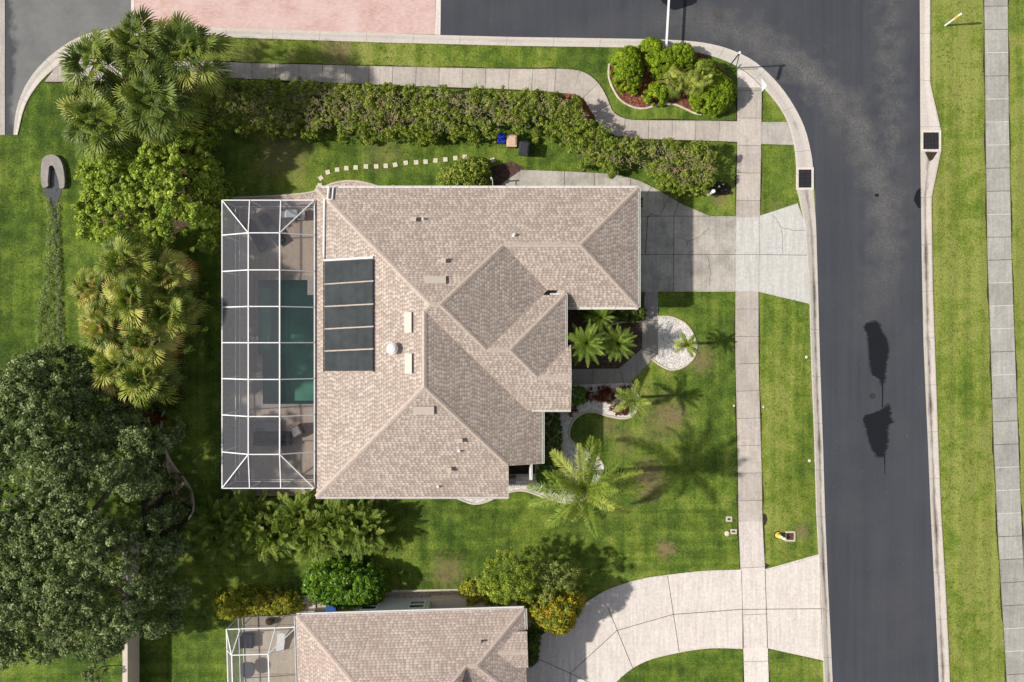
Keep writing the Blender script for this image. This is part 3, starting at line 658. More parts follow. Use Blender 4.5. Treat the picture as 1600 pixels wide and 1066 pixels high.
# storm drains
def drain(x0, y0, x1, y1, label):
    c = G((x0+x1)/2, (y0+y1)/2); W_ = (x1-x0)/24; H_ = (y1-y0)/24
    t = thing('storm_drain', label, 'storm drain', (c[0], c[1], 0), 'storm drains in the kerb')
    mb = MB(); f = .14
    mb.box((c[0], c[1]+H_/2-f/2, .03), (W_, f, .07)); mb.box((c[0], c[1]-H_/2+f/2, .03), (W_, f, .07))
    mb.box((c[0]-W_/2+f/2, c[1], .03), (f, H_-2*f, .07)); mb.box((c[0]+W_/2-f/2, c[1], .03), (f, H_-2*f, .07)); mb.build('frame', 'concrete_new', t)
    mb = MB(); mb.box((c[0], c[1], -.02+.03), (W_-2*f, H_-2*f, .02)); mb.build('well', 'dark_void', t)
    mb = MB(); n = 11
    for i in range(n): mb.box((c[0]-W_/2+f+(i+.5)*(W_-2*f)/n, c[1], .036), ((W_-2*f)/n*.55, H_-2*f, .024))
    for i in range(4): mb.box((c[0], c[1]-H_/2+f+(i+.5)*(H_-2*f)/4, .032), (W_-2*f, .03, .02))
    mb.build('grate', 'iron_grate', t)
drain(1438.5, 204, 1470, 237, 'black iron grate drain in the flared kerb on the far side of the road')
drain(1244, 262, 1271, 297, 'black iron grate drain at the kerb corner above the main driveway')
mb = MB(); mb.prism(GL([(1445,238),(1464,238),(1456,250),(1452,252)]), .0, .0585); struct('drain_stain', mb, 'soil')
# stepping stones
for i, (u, v) in enumerate([(99,250),(107,192),(162,147),(235,127),(307,115),(380,110),(460,102),(540,101),(615,97),(688,89),(771,74),(852,70),(926,65),(1003,55),(1080,47),(1158,36),(1232,27),(1450,52)]):
    rs = random.Random(i); c = G(480+u/5, 240+v/5); mb = MB()
    mb.box((c[0], c[1], .015), (.29, .29, .05), rz=[.0,.7,.3,.1,.05,.0,-.05,.0,.03,.25,.12,.05,.0,-.1,.05,.1,.0,.4][i])
    ORD = 'first second third fourth fifth sixth seventh eighth ninth tenth eleventh twelfth thirteenth fourteenth fifteenth sixteenth seventeenth'.split()
    lab = {0: 'square stepping stone touching the gravel at the roof corner', 17: 'lone stepping stone beside the brown mulch right of the yellow-green shrub'}.get(i,
          ('square stepping stone, %s along the curving row counted from the roof corner' % ORD[i]) if i < 9 else ('square stepping stone, %s counted back from the yellow-green shrub' % ORD[16-i] if i < 16 else 'last stepping stone of the row, half hidden by the yellow-green shrub'))
    tag(mb.build('stepping_stone', 'stone_light', bevel=.01), lab, 'stepping stone', 'stepping stones across the side lawn')
# pool deck, pool
DX0, DX1 = -17.78, -11.0; DY0, DY1 = -9.15, 8.68
mb = MB(); sheet_with_hole(mb, DX0, DX1, DY0, DY1, 0.10)
for a, b in (((DX0, DY0), (DX0, DY1)), ((DX1, DY0), (DX1, DY1)), ((DX0, DY0), (DX1, DY0)), ((DX0, DY1), (DX1, DY1))): mb.poly([(*a, -.02), (*b, -.02), (*b, .1), (*a, .1)])
for i in range(1, 12): y = DY0 + (DY1-DY0)*i/12; 
struct('pool_deck', mb, 'deck')
pc = ((POOLX[0]+POOLX[1])/2, (POOLY[0]+POOLY[1])/2)
t = thing('swimming_pool', 'rectangular dark green swimming pool under the screened cage', 'swimming pool', (*pc, 0))
mb = MB(); x0, x1 = POOLX; y0, y1 = POOLY; z0 = -1.3
mb.poly([(x0,y0,z0),(x1,y0,z0),(x1,y1,z0),(x0,y1,z0)]); 
for a, b in (((x0,y0),(x1,y0)), ((x1,y0),(x1,y1)), ((x1,y1),(x0,y1)), ((x0,y1),(x0,y0))): mb.poly([(*a, z0), (*b, z0), (*b, .1), (*a, .1)])
mb.box((x0+.3, (y0+y1)/2+1.5, -.55), (.6, y1-y0-4, .5)); mb.build('basin', 'pool_plaster', t)
mb = MB(); mb.poly([(x0,y0,-.02),(x1,y0,-.02),(x1,y1,-.02),(x0,y1,-.02)]); mb.build('water', 'water', t)
mb = MB(); cw = .28
mb.box((x0-cw/2+.03, (y0+y1)/2, .11), (cw, y1-y0+.5, .06)); mb.box((pc[0], y1+cw/2-.03, .112), (x1-x0, cw, .06)); mb.box((pc[0], y0-cw/2+.03, .112), (x1-x0, cw, .06)); mb.box((x1+.1, (y0+y1)/2, .11), (.2, y1-y0+.5, .06))
mb.box((x0+.16, y0+1.6, .108), (.34, 3.2, .055)); mb.box((x1-.2, y1-.5, .108), (.5, 1.0, .055))
mb.build('coping', 'concrete_path_dark', t)
# ================= HOUSE =================
P_ = 0.417; E = 3.35
class Pl:                                   # roof plane z = a + b x + c y
    def __init__(s, a, b, c): s.a, s.b, s.c = a, b, c
    def z(s, x, y): return s.a + s.b*x + s.c*y
    def at(s, x, y): return (x, y, s.z(x, y))
    def px(s, px, py):                      # where the line of sight of a photo pixel meets the plane
        kx = (px-CX)/FPX; ky = (CY-py)/FPX; k = s.b*kx + s.c*ky; z = (s.a + k*CAMH)/(1+k)
        return ((CAMH-z)*kx, (CAMH-z)*ky, z)
def I3(A, B, C):
    m = np.array([[-A.b, -A.c, 1], [-B.b, -B.c, 1], [-C.b, -C.c, 1]]); return tuple(np.linalg.solve(m, [A.a, B.a, C.a]))
def I2x(A, B, x): y = (A.a-B.a+(A.b-B.b)*x)/(B.c-A.c); return A.at(x, y)
def I2y(A, B, y): x = (A.a-B.a+(A.c-B.c)*y)/(B.b-A.b); return A.at(x, y)
def N_(y0, z=E): return Pl(z+P_*y0, 0, -P_)      # falls to the north, eave at y0
def S_(y0, z=E): return Pl(z-P_*y0, 0, P_)
def E_(x0, z=E): return Pl(z+P_*x0, -P_, 0)
def W_(x0, z=E): return Pl(z-P_*x0, P_, 0)
xW = G(494, 0, E)[0]; yN = G(0, 294, E)[1]; yS = G(0, 777, E)[1]; xE1 = G(847, 0, E)[0]; xG = G(997, 0, E)[0]; yG = G(0, 480, E)[1]
N = N_(yN); W = W_(xW); S = S_(yS); E1 = E_(xE1); GEp = E_(xG); GS = S_(yG)
r = N.px(688, 476); E2 = E_(r[0], r[2]); S2 = S_(r[1], r[2])
q = S2.px(760, 547); N2 = N_(q[1], q[2]); r2 = I2x(N2, S2, 0); r3 = S2.px(797, 551); E3 = E_(r3[0], I3(N2, S2, Pl(r3[0], 1, 0))[2] if False else N2.z(0, q[1]))
q4 = S2.px(838, 590); N3 = N_(q4[1], q4[2])
E3.a = E3.a
yn2 = N2.px(870, 461)[1]; x3 = E3.px(883, 500)[0]; xp = S2.px(892, 620)[0]; y2 = S2.px(860, 641)[1]; yn3 = N3.px(891, 540)[1]
nh = I2x(E1, S, 0)
xN = E1.px(794, 722)[0]; hp = I2x(E1, S, xN); yNt = hp[1]
A1 = I3(W, S2, N); A2 = I3(N, S2, E2); A3 = I3(N, E2, GS); A4 = I3(N, GS, GEp); A5 = I3(E2, GS, N2); A6 = I3(E2, N2, S2)
A7 = I3(N2, S2, E3); A8 = I3(S2, E3, N3); A9 = I3(W, E1, S2); A10 = I3(W, S, E1)
faces = [
 (W, [(xW, yN, E), (xW, yS, E), A10, A9, A1]),
 (N, [(xW, yN, E), A1, A2, A3, A4, (xG, yN, E)]),
 (GEp, [(xG, yN, E), A4, (xG, yG, E)]),
 (GS, [(xG, yG, E), A4, A3, A5, I2y(N2, GS, A5[1]-.0001) if False else (A5[0], A5[1], A5[2]), GS.at(x3-.02, A5[1]), GS.at(x3-.02, yG)]),
 (E2, [A2, A6, A5, A3]),
 (S2, [A1, A9, I2y(E1, S2, y2), S2.at(xp, y2), I2x(S2, N3, xp), A8, A7, A6, A2]),
 (N2, [A6, A7, N2.at(E3.a and I2y(E3, N2, yn2)[0], yn2), I2y(E2, N2, yn2)]),
 (E3, [A7, A8, I2x(E3, N3, x3), E3.at(x3, I2x(E3, N2, x3)[1])]),
 (N3, [A8, I2x(S2, N3, xp), N3.at(xp, yn3), N3.at(x3, yn3), I2x(E3, N3, x3)]),
 (E1, [A10, hp, E1.at(xE1, yNt), E1.at(xE1, y2+.25), I2y(E1, S2, y2), A9]),
 (S, [(xW, yS, E), (xN, yS, E), hp, A10]),
]
faces[3] = (GS, [(xG, yG, E), A4, A3, A5, GS.at(x3-.02, A5[1]), GS.at(x3-.02, yG)])
HOUSE = thing('house', 'large house with brown shingle hip roof and black solar panels beside the big pool cage', 'house', (-2, 0, 0))
def roof_mesh(name, faces, parent, mat, T=None):
    mb = MB(); uvs = []
    for pl, vs in faces:
        vs = [tuple(v) for v in vs]; k = len(vs)
        ar = sum(vs[i][0]*vs[(i+1) % k][1]-vs[(i+1) % k][0]*vs[i][1] for i in range(k))
        if ar < 0: vs = vs[::-1]
        g = math.hypot(pl.b, pl.c); ux, uy = (pl.b/g, pl.c/g)      # upslope
        sl_ = math.sqrt(1+g*g)
        for v in vs: uvs.append((v[0]*uy - v[1]*ux, (v[0]*ux + v[1]*uy)*sl_))
        low = [(v[0], v[1], v[2]-.12) for v in vs]
        if T: vs = [T(v) for v in vs]; low = [T(v) for v in low]
        mb.poly(vs); mb.poly(low[::-1])
        for v in low: uvs.append((0, 0))
        for i in range(k):
            j = (i+1) % k
    # keep uvs in the order verts were added
    me_v = []; o = mb.build(name, mat, parent); me = o.data
    u = me.uv_layers.new(name='UVMap'); li = np.zeros(len(me.loops), np.int32); me.loops.foreach_get('vertex_index', li)
    u.data.foreach_set('uv', np.array(uvs, np.float32)[li].ravel()); return o
roof_mesh('roof', faces, HOUSE, 'shingles')
# ridge and hip caps
def caps(mb, segs, T=None, off=.022, w_=.15):
    for p, q, A, B in segs:
        d = np.array([q[0]-p[0], q[1]-p[1]]); d = d/np.linalg.norm(d); r = np.array([-d[1], d[0]])*w_; vs = []
        for c in (p, q):
            for s in (-1, 0, 1):
                x, y = c[0]+r[0]*s, c[1]+r[1]*s; z = c[2]+off if s == 0 else min(A.z(x, y), B.z(x, y))+off*.7; vs.append((x, y, z))
        if T: vs = [T(v) for v in vs]
        mb.add(vs, [(0, 3, 4, 1), (1, 4, 5, 2)])
mb = MB(); caps(mb, [((xW, yN, E), A1, W, N), ((xW, yS, E), A10, W, S), (A9, A10, W, E1), (A1, A2, N, S2), (A2, A3, N, E2), (A3, A4, N, GS), (A4, (xG, yN, E), N, GEp), (A4, (xG, yG, E), GS, GEp), (A2, A6, E2, S2), (A6, A7, N2, S2), (A7, E3.at(x3, I2x(E3, N2, x3)[1]), E3, N2), (A7, A8, E3, S2), (A8, I2x(S2, N3, xp), S2, N3), (A10, hp, E1, S), (A9, A1, W, S2)])
mb.build('ridge_cap', 'ridge', HOUSE)
mb = MB()
for p, q in ((A9, I2y(E1, S2, y2)), (A3, A5), (A5, A6), (A8, I2x(E3, N3, x3))): mb.beam(Vector(p)+Vector((0,0,-.02)), Vector(q)+Vector((0,0,-.02)), .07, .05)
mb.build('valley_flashing', 'ridge_dark', HOUSE)
# fascia + gutters
def eave(name, mb, p, q, z=E, mat='gutter', w_=.13):
    mb.beam((p[0], p[1], z-.045), (q[0], q[1], z-.045), w_, .12)
def gut(p, q, z=E, out=(0, 1), parent=HOUSE, w_=.14, z2=None):
    z2 = z if z2 is None else z2
    o = Vector((out[0], out[1], 0))*(w_/2+.004); mb = MB()
    P, Q = Vector((p[0], p[1], z-.06))+o, Vector((q[0], q[1], z2-.06))+o
    mb.beam(P-Vector((0,0,.05)), Q-Vector((0,0,.05)), w_, .02)
    r = Vector((out[0], out[1], 0))*(w_/2-.012)
    mb.beam(P+r, Q+r, .024, .13); mb.beam(P-r, Q-r, .024, .13)
    d = (Q-P); n = max(2, int(d.length/1.1))
    for i in range(n+1): c = P+d*(i/n); mb.beam(c+r*1.0+Vector((0,0,.05)), c-r*1.0+Vector((0,0,.05)), .03, .012)
    mb.build('gutter', 'gutter', parent)
gut((xW, yN), (xG, yN), out=(0, 1)); gut((xG, yN), (xG, yG), out=(1, 0)); gut((x3+.1, yG), (xG, yG), out=(0, -1)); gut((xE1, y2-.1), (xE1, yNt), out=(1, 0))
gut((xW, yS), (xN, yS), out=(0, -1), w_=.10); gut((xW, DY0+.2), (xW, DY1-.2), out=(-1, 0), w_=.09)
z3 = E3.z(x3, 0); gut((x3, I2x(E3, N2, x3)[1]), (x3, I2x(E3, N3, x3)[1]), z=z3, out=(1, 0)); zz = N2.z(0, yn2); gut((A5[0]+.2, yn2), (x3+.1, yn2), z=zz, out=(0, 1), w_=.1)
zz = S2.z(0, y2); gut((xE1-.6, y2), (xp, y2), z=zz, out=(0, -1), w_=.1)
for p, q in (((xN, yS, E), hp), ((hp[0], hp[1], hp[2]), (xE1, yNt, E)), ((xp, yn3, N3.z(0, yn3)), I2x(S2, N3, xp)), (I2x(S2, N3, xp), (xp, y2, S2.z(0, y2)))):
    mb = MB(); mb.beam(Vector(p)-Vector((0,0,.1)), Vector(q)-Vector((0,0,.1)), .04, .18); mb.build('fascia', 'stucco', HOUSE)
# walls
o_ = .55
WP = [(xW+o_, yN-o_), (xG-o_, yN-o_), (xG-o_, yG+o_), (x3-o_, yG+o_), (x3-o_, yn3-.6), (x3-2.4, yn3-.6), (x3-2.4, y2+o_), (xE1-o_, y2+o_), (xE1-o_, yNt+o_), (xN-o_, yNt+o_), (xN-o_, yS+o_), (xW+o_, yS+o_)]
mb = MB(); mb.prism(WP, -.02, E-.13); mb.build('wall', 'stucco', HOUSE)
mb = MB(); mb.prism([(xp-.5, y2+.45), (xp-.1, y2+.45), (xp-.1, y2+.85), (xp-.5, y2+.85)], 0, 3.4); mb.build('porch_column', 'stucco', HOUSE)
mb = MB(); mb.prism([(xp-.5, yn3-.85), (xp-.1, yn3-.85), (xp-.1, yn3-.45), (xp-.5, yn3-.45)], 0, 3.4); mb.build('porch_column', 'stucco', HOUSE)
def window(c, w_, h, ax, parent, nm='window'):      # ax: outward normal
    n = Vector(ax); t = Vector((-n.y, n.x, 0)); c = Vector(c)
    mb = MB(); mb.beam(c-t*w_/2+n*.03-Vector((0,0,h/2)), c-t*w_/2+n*.03+Vector((0,0,h/2)), .07, .07, up=n); mb.beam(c+t*w_/2+n*.03-Vector((0,0,h/2)), c+t*w_/2+n*.03+Vector((0,0,h/2)), .07, .07, up=n)
    for s in (-h/2, 0, h/2): mb.beam(c-t*(w_/2-.036)+n*.032+Vector((0,0,s)), c+t*(w_/2-.036)+n*.032+Vector((0,0,s)), .06, .06)
    f = mb.build(nm, 'white_metal', parent)
    mb = MB(); mb.beam(c-t*(w_/2-.03)+n*.01, c+t*(w_/2-.03)+n*.01, .02, h-.06); g = mb.build('pane', 'dark_glass', f); g.location = (0, 0, 0)
    return f
for x in (-9, -3, 2.5): window((x, yN-o_, 1.6), 1.4, 1.2, (0, 1, 0), HOUSE)
for x in (-10, -6, -2.5): window((x, yS+o_, 1.6), 1.4, 1.2, (0, -1, 0), HOUSE)
window((xE1-o_, -5.8, 1.6), 1.8, 1.4, (1, 0, 0), HOUSE)
for y in (-6.5, -2, 2, 6): window((xW+o_, y, 1.25), 2.4, 2.1, (-1, 0, 0), HOUSE, 'sliding_door')
mb = MB(); gy = (yN+yG)/2; mb.box((xG-o_+.03, gy, 1.12), (.06, 4.9, 2.24))
for i in range(4): mb.box((xG-o_+.065, gy, .3+.56*i), (.02, 4.8, .48))
mb.build('garage_door', 'white_metal', HOUSE)
mb = MB(); mb.box((x3-2.4+.03, (yn3-.6+y2+o_)/2, 1.1), (.06, 1.1, 2.2)); d_ = mb.build('front_door', 'wood_gray', HOUSE)
# small porch in the notch
pz = G3(*(829, 750), 0)
cx_, cy_ = G(829.5, 748, 2.9)
mb = MB(); mb.box((cx_, cy_, 1.4), (.2, .2, 2.76)); mb.build('porch_column', 'gutter', HOUSE)
b0 = G(829.5, 720, 2.9); mb = MB(); mb.box((cx_, (cy_+b0[1])/2+.12, 2.86), (.2, b0[1]-cy_+.02, .18)); mb.box((cx_, (cy_+b0[1])/2+.12, 2.955), (.07, b0[1]-cy_, .03)); mb.build('porch_beam', 'gutter', HOUSE)
b1 = G(806, 748, 2.5); b2 = G(826, 748, 2.5); mb = MB(); mb.box(((b1[0]+b2[0])/2, b1[1], 2.5), (b2[0]-b1[0], .28, .16)); mb.build('porch_beam', 'concrete', HOUSE)
b1 = G(794, 752, 1.0); b2 = G(806, 752, 1.0); mb = MB(); mb.box(((b1[0]+b2[0])/2, b1[1], .55), (b2[0]-b1[0], .36, 1.1)); mb.build('planter_wall', 'concrete_path_dark', HOUSE)
mb = MB(); mb.prism([(xN-.6, yNt+.7), (cx_+.3, yNt+.7), (cx_+.3, cy_-.15), (xN-.6, cy_-.15)], -.01, .12); mb.build('porch_floor', 'soil', HOUSE)  # floor coloured near-black so the porch recess reads dark
mb = MB(); c = G(829.5, 754); mb.box((c[0], c[1], .05), (.36, .36, .1)); tag(mb.build('paving_block', 'stone_light'), 'square stone block at the foot of the small corner porch post', 'stone block')
# solar heating panels on the west slope
def on(pl, px, py, up=0.0):
    v = Vector(pl.px(px, py)); n = Vector((-pl.b, -pl.c, 1)).normalized(); return v + n*up
def plate(mb, pl, cs, h0, h1, mi=0):
    n = Vector((-pl.b, -pl.c, 1)).normalized(); a = [Vector(pl.px(*c)) for c in cs]
    vs = [v+n*h0 for v in a]+[v+n*h1 for v in a]; mb.add(vs, [(0,1,2,3),(7,6,5,4)]+[(i,4+i,4+(i+1)%4,(i+1)%4) for i in range(4)], mi)
ys = [(409, 443, 405, 438), (445.5, 478, 440.5, 474), (480.5, 513, 476.5, 509), (515.5, 547.5, 511.5, 544), (550, 580, 546.5, 579.5)]
for a0, a1, b0_, b1_ in ys:
    mb = MB(); plate(mb, W, [(508.5, a0), (583.5, b0_), (583.5, b1_), (508.5, a1)], .05, .085)
    for k in (1/3, 2/3): px = 508.5+75*k; plate(mb, W, [(px-.3, a0+(b0_-a0)*k), (px+.3, a0+(b0_-a0)*k), (px+.3, a1+(b1_-a1)*k), (px-.3, a1+(b1_-a1)*k)], .086, .092)
    mb.build('solar_panel', 'solar_black', HOUSE)
for x in (507.0, 585.0):
    mb = MB(); mb.tube([on(W, x, 405 if x > 550 else 409, .07), on(W, x, 581, .07)], .03, 6); mb.build('header_pipe', 'black_rubber', HOUSE)
def pipe(pts, rad=.05, mat='white_metal', nm='pipe', up=.06):
    mb = MB(); mb.tube([on(W if w_ == 'W' else N, x, y, up) for w_, x, y in pts], rad, 8); mb.build(nm, mat, HOUSE)
pipe([('W', 584, 402.5), ('W', 508, 407), ('W', 507, 395), ('W', 508, 312), ('N', 512.5, 312), ('N', 514.5, 293)], .07)
pipe([('N', 513, 312.5), ('N', 519.5, 312.5), ('N', 521.5, 293)], .05)
for i, (a0, a1, b0_, b1_) in enumerate(ys[:-1]):
    mb = MB(); mb.tube([on(W, 508, (a1+ys[i+1][0])/2, .09), on(W, 585, (b1_+ys[i+1][2])/2, .09)], .028, 6); mb.build('strap', 'tan_metal', HOUSE)
# roof vents
def vent(pl, x0, y0, x1, y1, h=.13):
    n = Vector((-pl.b, -pl.c, 1)).normalized(); mb = MB(); plate(mb, pl, [(x0, y0), (x1, y0), (x1, y1), (x0, y1)], h*.5, h); cx_, cy_ = (x0+x1)/2, (y0+y1)/2
    f = .86; plate(mb, pl, [(cx_+(x0-cx_)*f, cy_+(y0-cy_)*f), (cx_+(x1-cx_)*f, cy_+(y0-cy_)*f), (cx_+(x1-cx_)*f, cy_+(y1-cy_)*f), (cx_+(x0-cx_)*f, cy_+(y1-cy_)*f)], 0, h*.5)
    mb.build('roof_vent', 'tan_metal', HOUSE)
vent(N, 664, 433, 697, 444.5); vent(W, 633.5, 488, 644.5, 520); vent(W, 634, 552.5, 645, 584); vent(S, 646.5, 634, 678.5, 646.5)
def stack(pl, px, py, h=.35, rad=.05, box=False):
    b = Vector(pl.px(px, py)); mb = MB()
    if box:
        mb.box(b+Vector((0,0,h/2)), (.24, .24, h)); mb.box(b+Vector((0,0,h)), (.30, .26, .04)); mb.build('roof_vent', 'tan_metal', HOUSE)
    else:
        mb.tube([b-Vector((0,0,.05)), b+Vector((0,0,h))], rad, 8); mb.tube([b+Vector((0,0,.0)), b+Vector((0,0,.07))], [.13, .06], 8); mb.build('vent_pipe', 'gutter', HOUSE)
for pl, x, y in ((N, 647, 343.5), (N, 693, 408), (S, 719, 688), (S, 702, 733)): stack(pl, x, y, .26, box=True)
for pl, x, y in ((N, 661, 342.5), (N, 803, 368.5), (S, 718, 704.5), (S, 685, 760), (E3, 862, 461) if False else (N, 804, 367)): stack(pl, x, y, .22)
b = Vector(W.px(614.5, 545)); mb = MB(); mb.tube([b, b+Vector((0,0,.35))], .15, 14); mb.tube([b+Vector((0,0,.3)), b+Vector((0,0,.36)), b+Vector((0,0,.48)), b+Vector((0,0,.58)), b+Vector((0,0,.62))], [.27, .34, .33, .2, .02], 18)
mb.build('roof_ventilator', 'white_metal', HOUSE, smooth=False)

# ================= POOL CAGE =================
def cage(label, xl, xr, ya, yb, zt, x1, x2, y1, y2_, zr, ys_, xs_, floor=.1, south=True, th=.06, rot=None):
    t = thing('pool_cage', label, 'pool cage', ((xl+xr)/2, (ya+yb)/2, 0))
    def T(p): return rot(p) if rot else p
    def bm(nm, p, q, w_=th, h=th, up=(0,0,1)):
        mb = MB(); mb.beam(T(p), T(q), w_, h, up=up); return mb.build(nm, 'white_metal', t)
    def scr(pts): mb = MB(); mb.poly([T(p) for p in pts]); mb.build('screen_panel', 'screen', t)
    # eave beams
    bm('beam', (xl, ya, zt), (xl, yb, zt)); bm('beam', (xl, yb, zt+.003), (xr, yb, zt+.003));
    if south: bm('beam', (xl, ya, zt+.003), (xr, ya, zt+.003))
    bm('beam', (xr, ya, zt+.002), (xr, yb, zt+.002), .05, .05)
    # top frame
    bm('roof_beam', (x1, y1, zr), (x1, y2_, zr), .07); bm('roof_beam', (x2, y1, zr), (x2, y2_, zr), .07)
    for y in [y1]+ys_+[y2_]:
        if y is None: continue
        bm('roof_beam', (xl, y, zt+.02), (x1, y, zr+.01)); bm('roof_beam', (x1, y, zr+.012), (x2, y, zr+.012)); bm('roof_beam', (x2, y, zr+.01), (xr, y, zt+.02))
    for yy, y_ in ((yb, y2_), (ya, y1)):
        if yy == ya and not south: continue
        bm('roof_beam', (xl, yy, zt+.02), (x1, y_, zr+.014)); bm('roof_beam', (xr, yy, zt+.02), (x2, y_, zr+.014))
        for x, xx in zip(xs_, (x1, x2)): bm('roof_beam', (x, yy, zt+.02), (xx, y_, zr+.014))
    # posts and rails
    posts = [(xl, y) for y in [ya, y1]+ys_+[y2_, yb]] + [(x, yb) for x in xs_] + ([(x, ya) for x in xs_] if south else []) + [(xr-.03, yb)]
    for x, y in posts: bm('post', (x, y, floor), (x, y, zt-.03), .06, .06)
    for z in (floor+.04, .95):
        bm('rail', (xl, ya, z), (xl, yb, z), .05, .05); bm('rail', (xl, yb, z+.003), (xr, yb, z+.003), .05, .05)
        if south: bm('rail', (xl, ya, z+.003), (xr, ya, z+.003), .05, .05)
    yy = [ya, y1]+ys_+[y2_, yb]
    for i in range(len(yy)-1): scr([(xl, yy[i], floor), (xl, yy[i+1], floor), (xl, yy[i+1], zt), (xl, yy[i], zt)])
    xx = [xl]+list(xs_)+[xr]
    for i in range(3):
        scr([(xx[i], yb, floor), (xx[i+1], yb, floor), (xx[i+1], yb, zt), (xx[i], yb, zt)])
        if south: scr([(xx[i], ya, floor), (xx[i+1], ya, floor), (xx[i+1], ya, zt), (xx[i], ya, zt)])
    yr = [y1]+ys_+[y2_]
    for i in range(len(yr)-1):
        a, b = yr[i], yr[i+1]
        scr([(xl, a, zt), (xl, b, zt), (x1, b, zr), (x1, a, zr)]); scr([(x1, a, zr), (x1, b, zr), (x2, b, zr), (x2, a, zr)]); scr([(x2, a, zr), (x2, b, zr), (xr, b, zt), (xr, a, zt)])
    for yy_, y_ in ((yb, y2_), (ya, y1)):
        if yy_ == ya and not south: continue
        scr([(xl, yy_, zt), (xl, y_, zt), (x1, y_, zr)]); scr([(xl, yy_, zt), (xs_[0], yy_, zt), (x1, y_, zr)]); scr([(xs_[0], yy_, zt), (xs_[1], yy_, zt), (x2, y_, zr), (x1, y_, zr)])
        scr([(xs_[1], yy_, zt), (xr, yy_, zt), (x2, y_, zr)]); scr([(xr, yy_, zt), (xr, y_, zt), (x2, y_, zr)])
    return t
cage('big screened pool cage with a white frame over the green pool', -17.69, -12.06, -8.98, 8.59, 3.45, -15.73, -13.86, -6.76, 6.45, 4.6, [-4.5, -2.29, -.10, 2.06, 4.24], (-16.0, -14.1))

# ================= NEIGHBOUR HOUSE =================
NA = math.radians(1.76); NO = Vector((*G(463, 962, E), 0))
def NT(p): x, y, z = p; return (NO.x + x*math.cos(NA) - y*math.sin(NA), NO.y + x*math.sin(NA) + y*math.cos(NA), z)
NH = thing('house', 'neighbouring house with a pinkish shingle roof, cut by the bottom of the photo', 'house', (NO.x+7, NO.y-8, 0))
LE = 13.95; n_ = N_(0); w__ = W_(0); e_ = E_(LE); gs = S_(-5.9); e2 = E_(11.6); sdeep = S_(-17)
e2 = E_(NH and (LE-2.0)); a1 = I3(n_, w__, sdeep)
p1 = I3(n_, gs, e_)
kx = I3(n_, e2, gs)
dz = -.42
# second east-facing slope hip passes through photo point (735,1035)
def inv(px, py, z): x, y = G(px, py, z); dx, dy = x-NO.x, y-NO.y; return (dx*math.cos(NA)+dy*math.sin(NA), -dx*math.sin(NA)+dy*math.cos(NA))
hx, hy = inv(735, 1035, 4.6); zz = n_.z(hx, hy); e2 = E_(hx, zz); kx = I3(n_, e2, gs)
rb = I3(n_, e2, sdeep)
rl = a1
nf = [(n_, [(0, 0, E), a1, I3(n_, sdeep, e2), kx, p1, (LE, 0, E)]), (w__, [(0, 0, E), (0, -17, E), a1]),
      (e_, [(LE, 0, E), p1, (LE, -5.9, E)]), (gs, [(LE, -5.9, E), p1, kx, I3(e2, gs, S_(-9)) if False else gs.at(hx+ (gs.z(0,-5.9) and 0) + 4.2, -5.9)]),
      (e2, [I3(n_, sdeep, e2), e2.at(e2.a and (hx+ (zz-E)/P_), -17), e2.at(hx+(zz-E)/P_, -5.9), kx]), (sdeep, [a1, (0, -17, E), (hx+(zz-E)/P_, -17, E), I3(n_, sdeep, e2)])]
nf[3] = (gs, [(LE, -5.9, E), p1, kx, (hx+(zz-E)/P_-.05, -5.9, E)])
# little gable on the east slope
gx, gy = inv(777, 1024, 4.4); gz = e_.z(gx, gy); gN = N_(gy, gz); gS = S_(gy, gz); LX = LE+.12; hw = (gz-E-.25)/P_
def upz(pl, x, y): return pl.at(x, y)
gNf = (gN, [(gx, gy, gz), (LX, gy, gz), gN.at(LX, gy+hw), gN.at(I2y(gN, e_, gy+hw)[0], gy+hw)])
gSf = (gS, [(gx, gy, gz), (LX, gy, gz), gS.at(LX, gy-hw), gS.at(I2y(gS, e_, gy-hw)[0], gy-hw)])
roof_mesh('roof', nf + [gNf, gSf], NH, 'shingles_pink', NT)
mb = MB(); caps(mb, [((0,0,E), a1, n_, w__), ((LE,0,E), p1, n_, e_), (p1, kx, n_, gs), (kx, I3(n_, sdeep, e2), n_, e2), ((gx, gy, gz), (LX, gy, gz), gN, gS), (p1, (LE, -5.9, E), e_, gs)], NT); mb.build('ridge_cap', 'ridge', NH)
def ngut(p, q, out):
    mb = MB(); o = Vector((*out, 0))*.074; P = Vector((*p, E-.06))+o; Q = Vector((*q, E-.06))+o
    mb.beam(NT(P-Vector((0,0,.05))), NT(Q-Vector((0,0,.05))), .14, .02); r_ = Vector((*out, 0))*.06
    mb.beam(NT(P+r_), NT(Q+r_), .03, .13); mb.beam(NT(P-r_), NT(Q-r_), .03, .13); mb.build('gutter', 'gutter', NH)
ngut((0, 0), (LE, 0), (0, 1)); ngut((0, 0), (0, -17), (-1, 0)); ngut((LE, 0), (LE, gy+hw), (1, 0))
mb = MB(); mb.prism([NT((x, y, 0))[:2] for x, y in ((.5, -.6), (LE-.5, -.6), (LE-.5, -5.4), (hx+2, -5.4), (hx+2, -16.4), (.5, -16.4))], -.02, E-.13); mb.build('wall', 'stucco', NH)
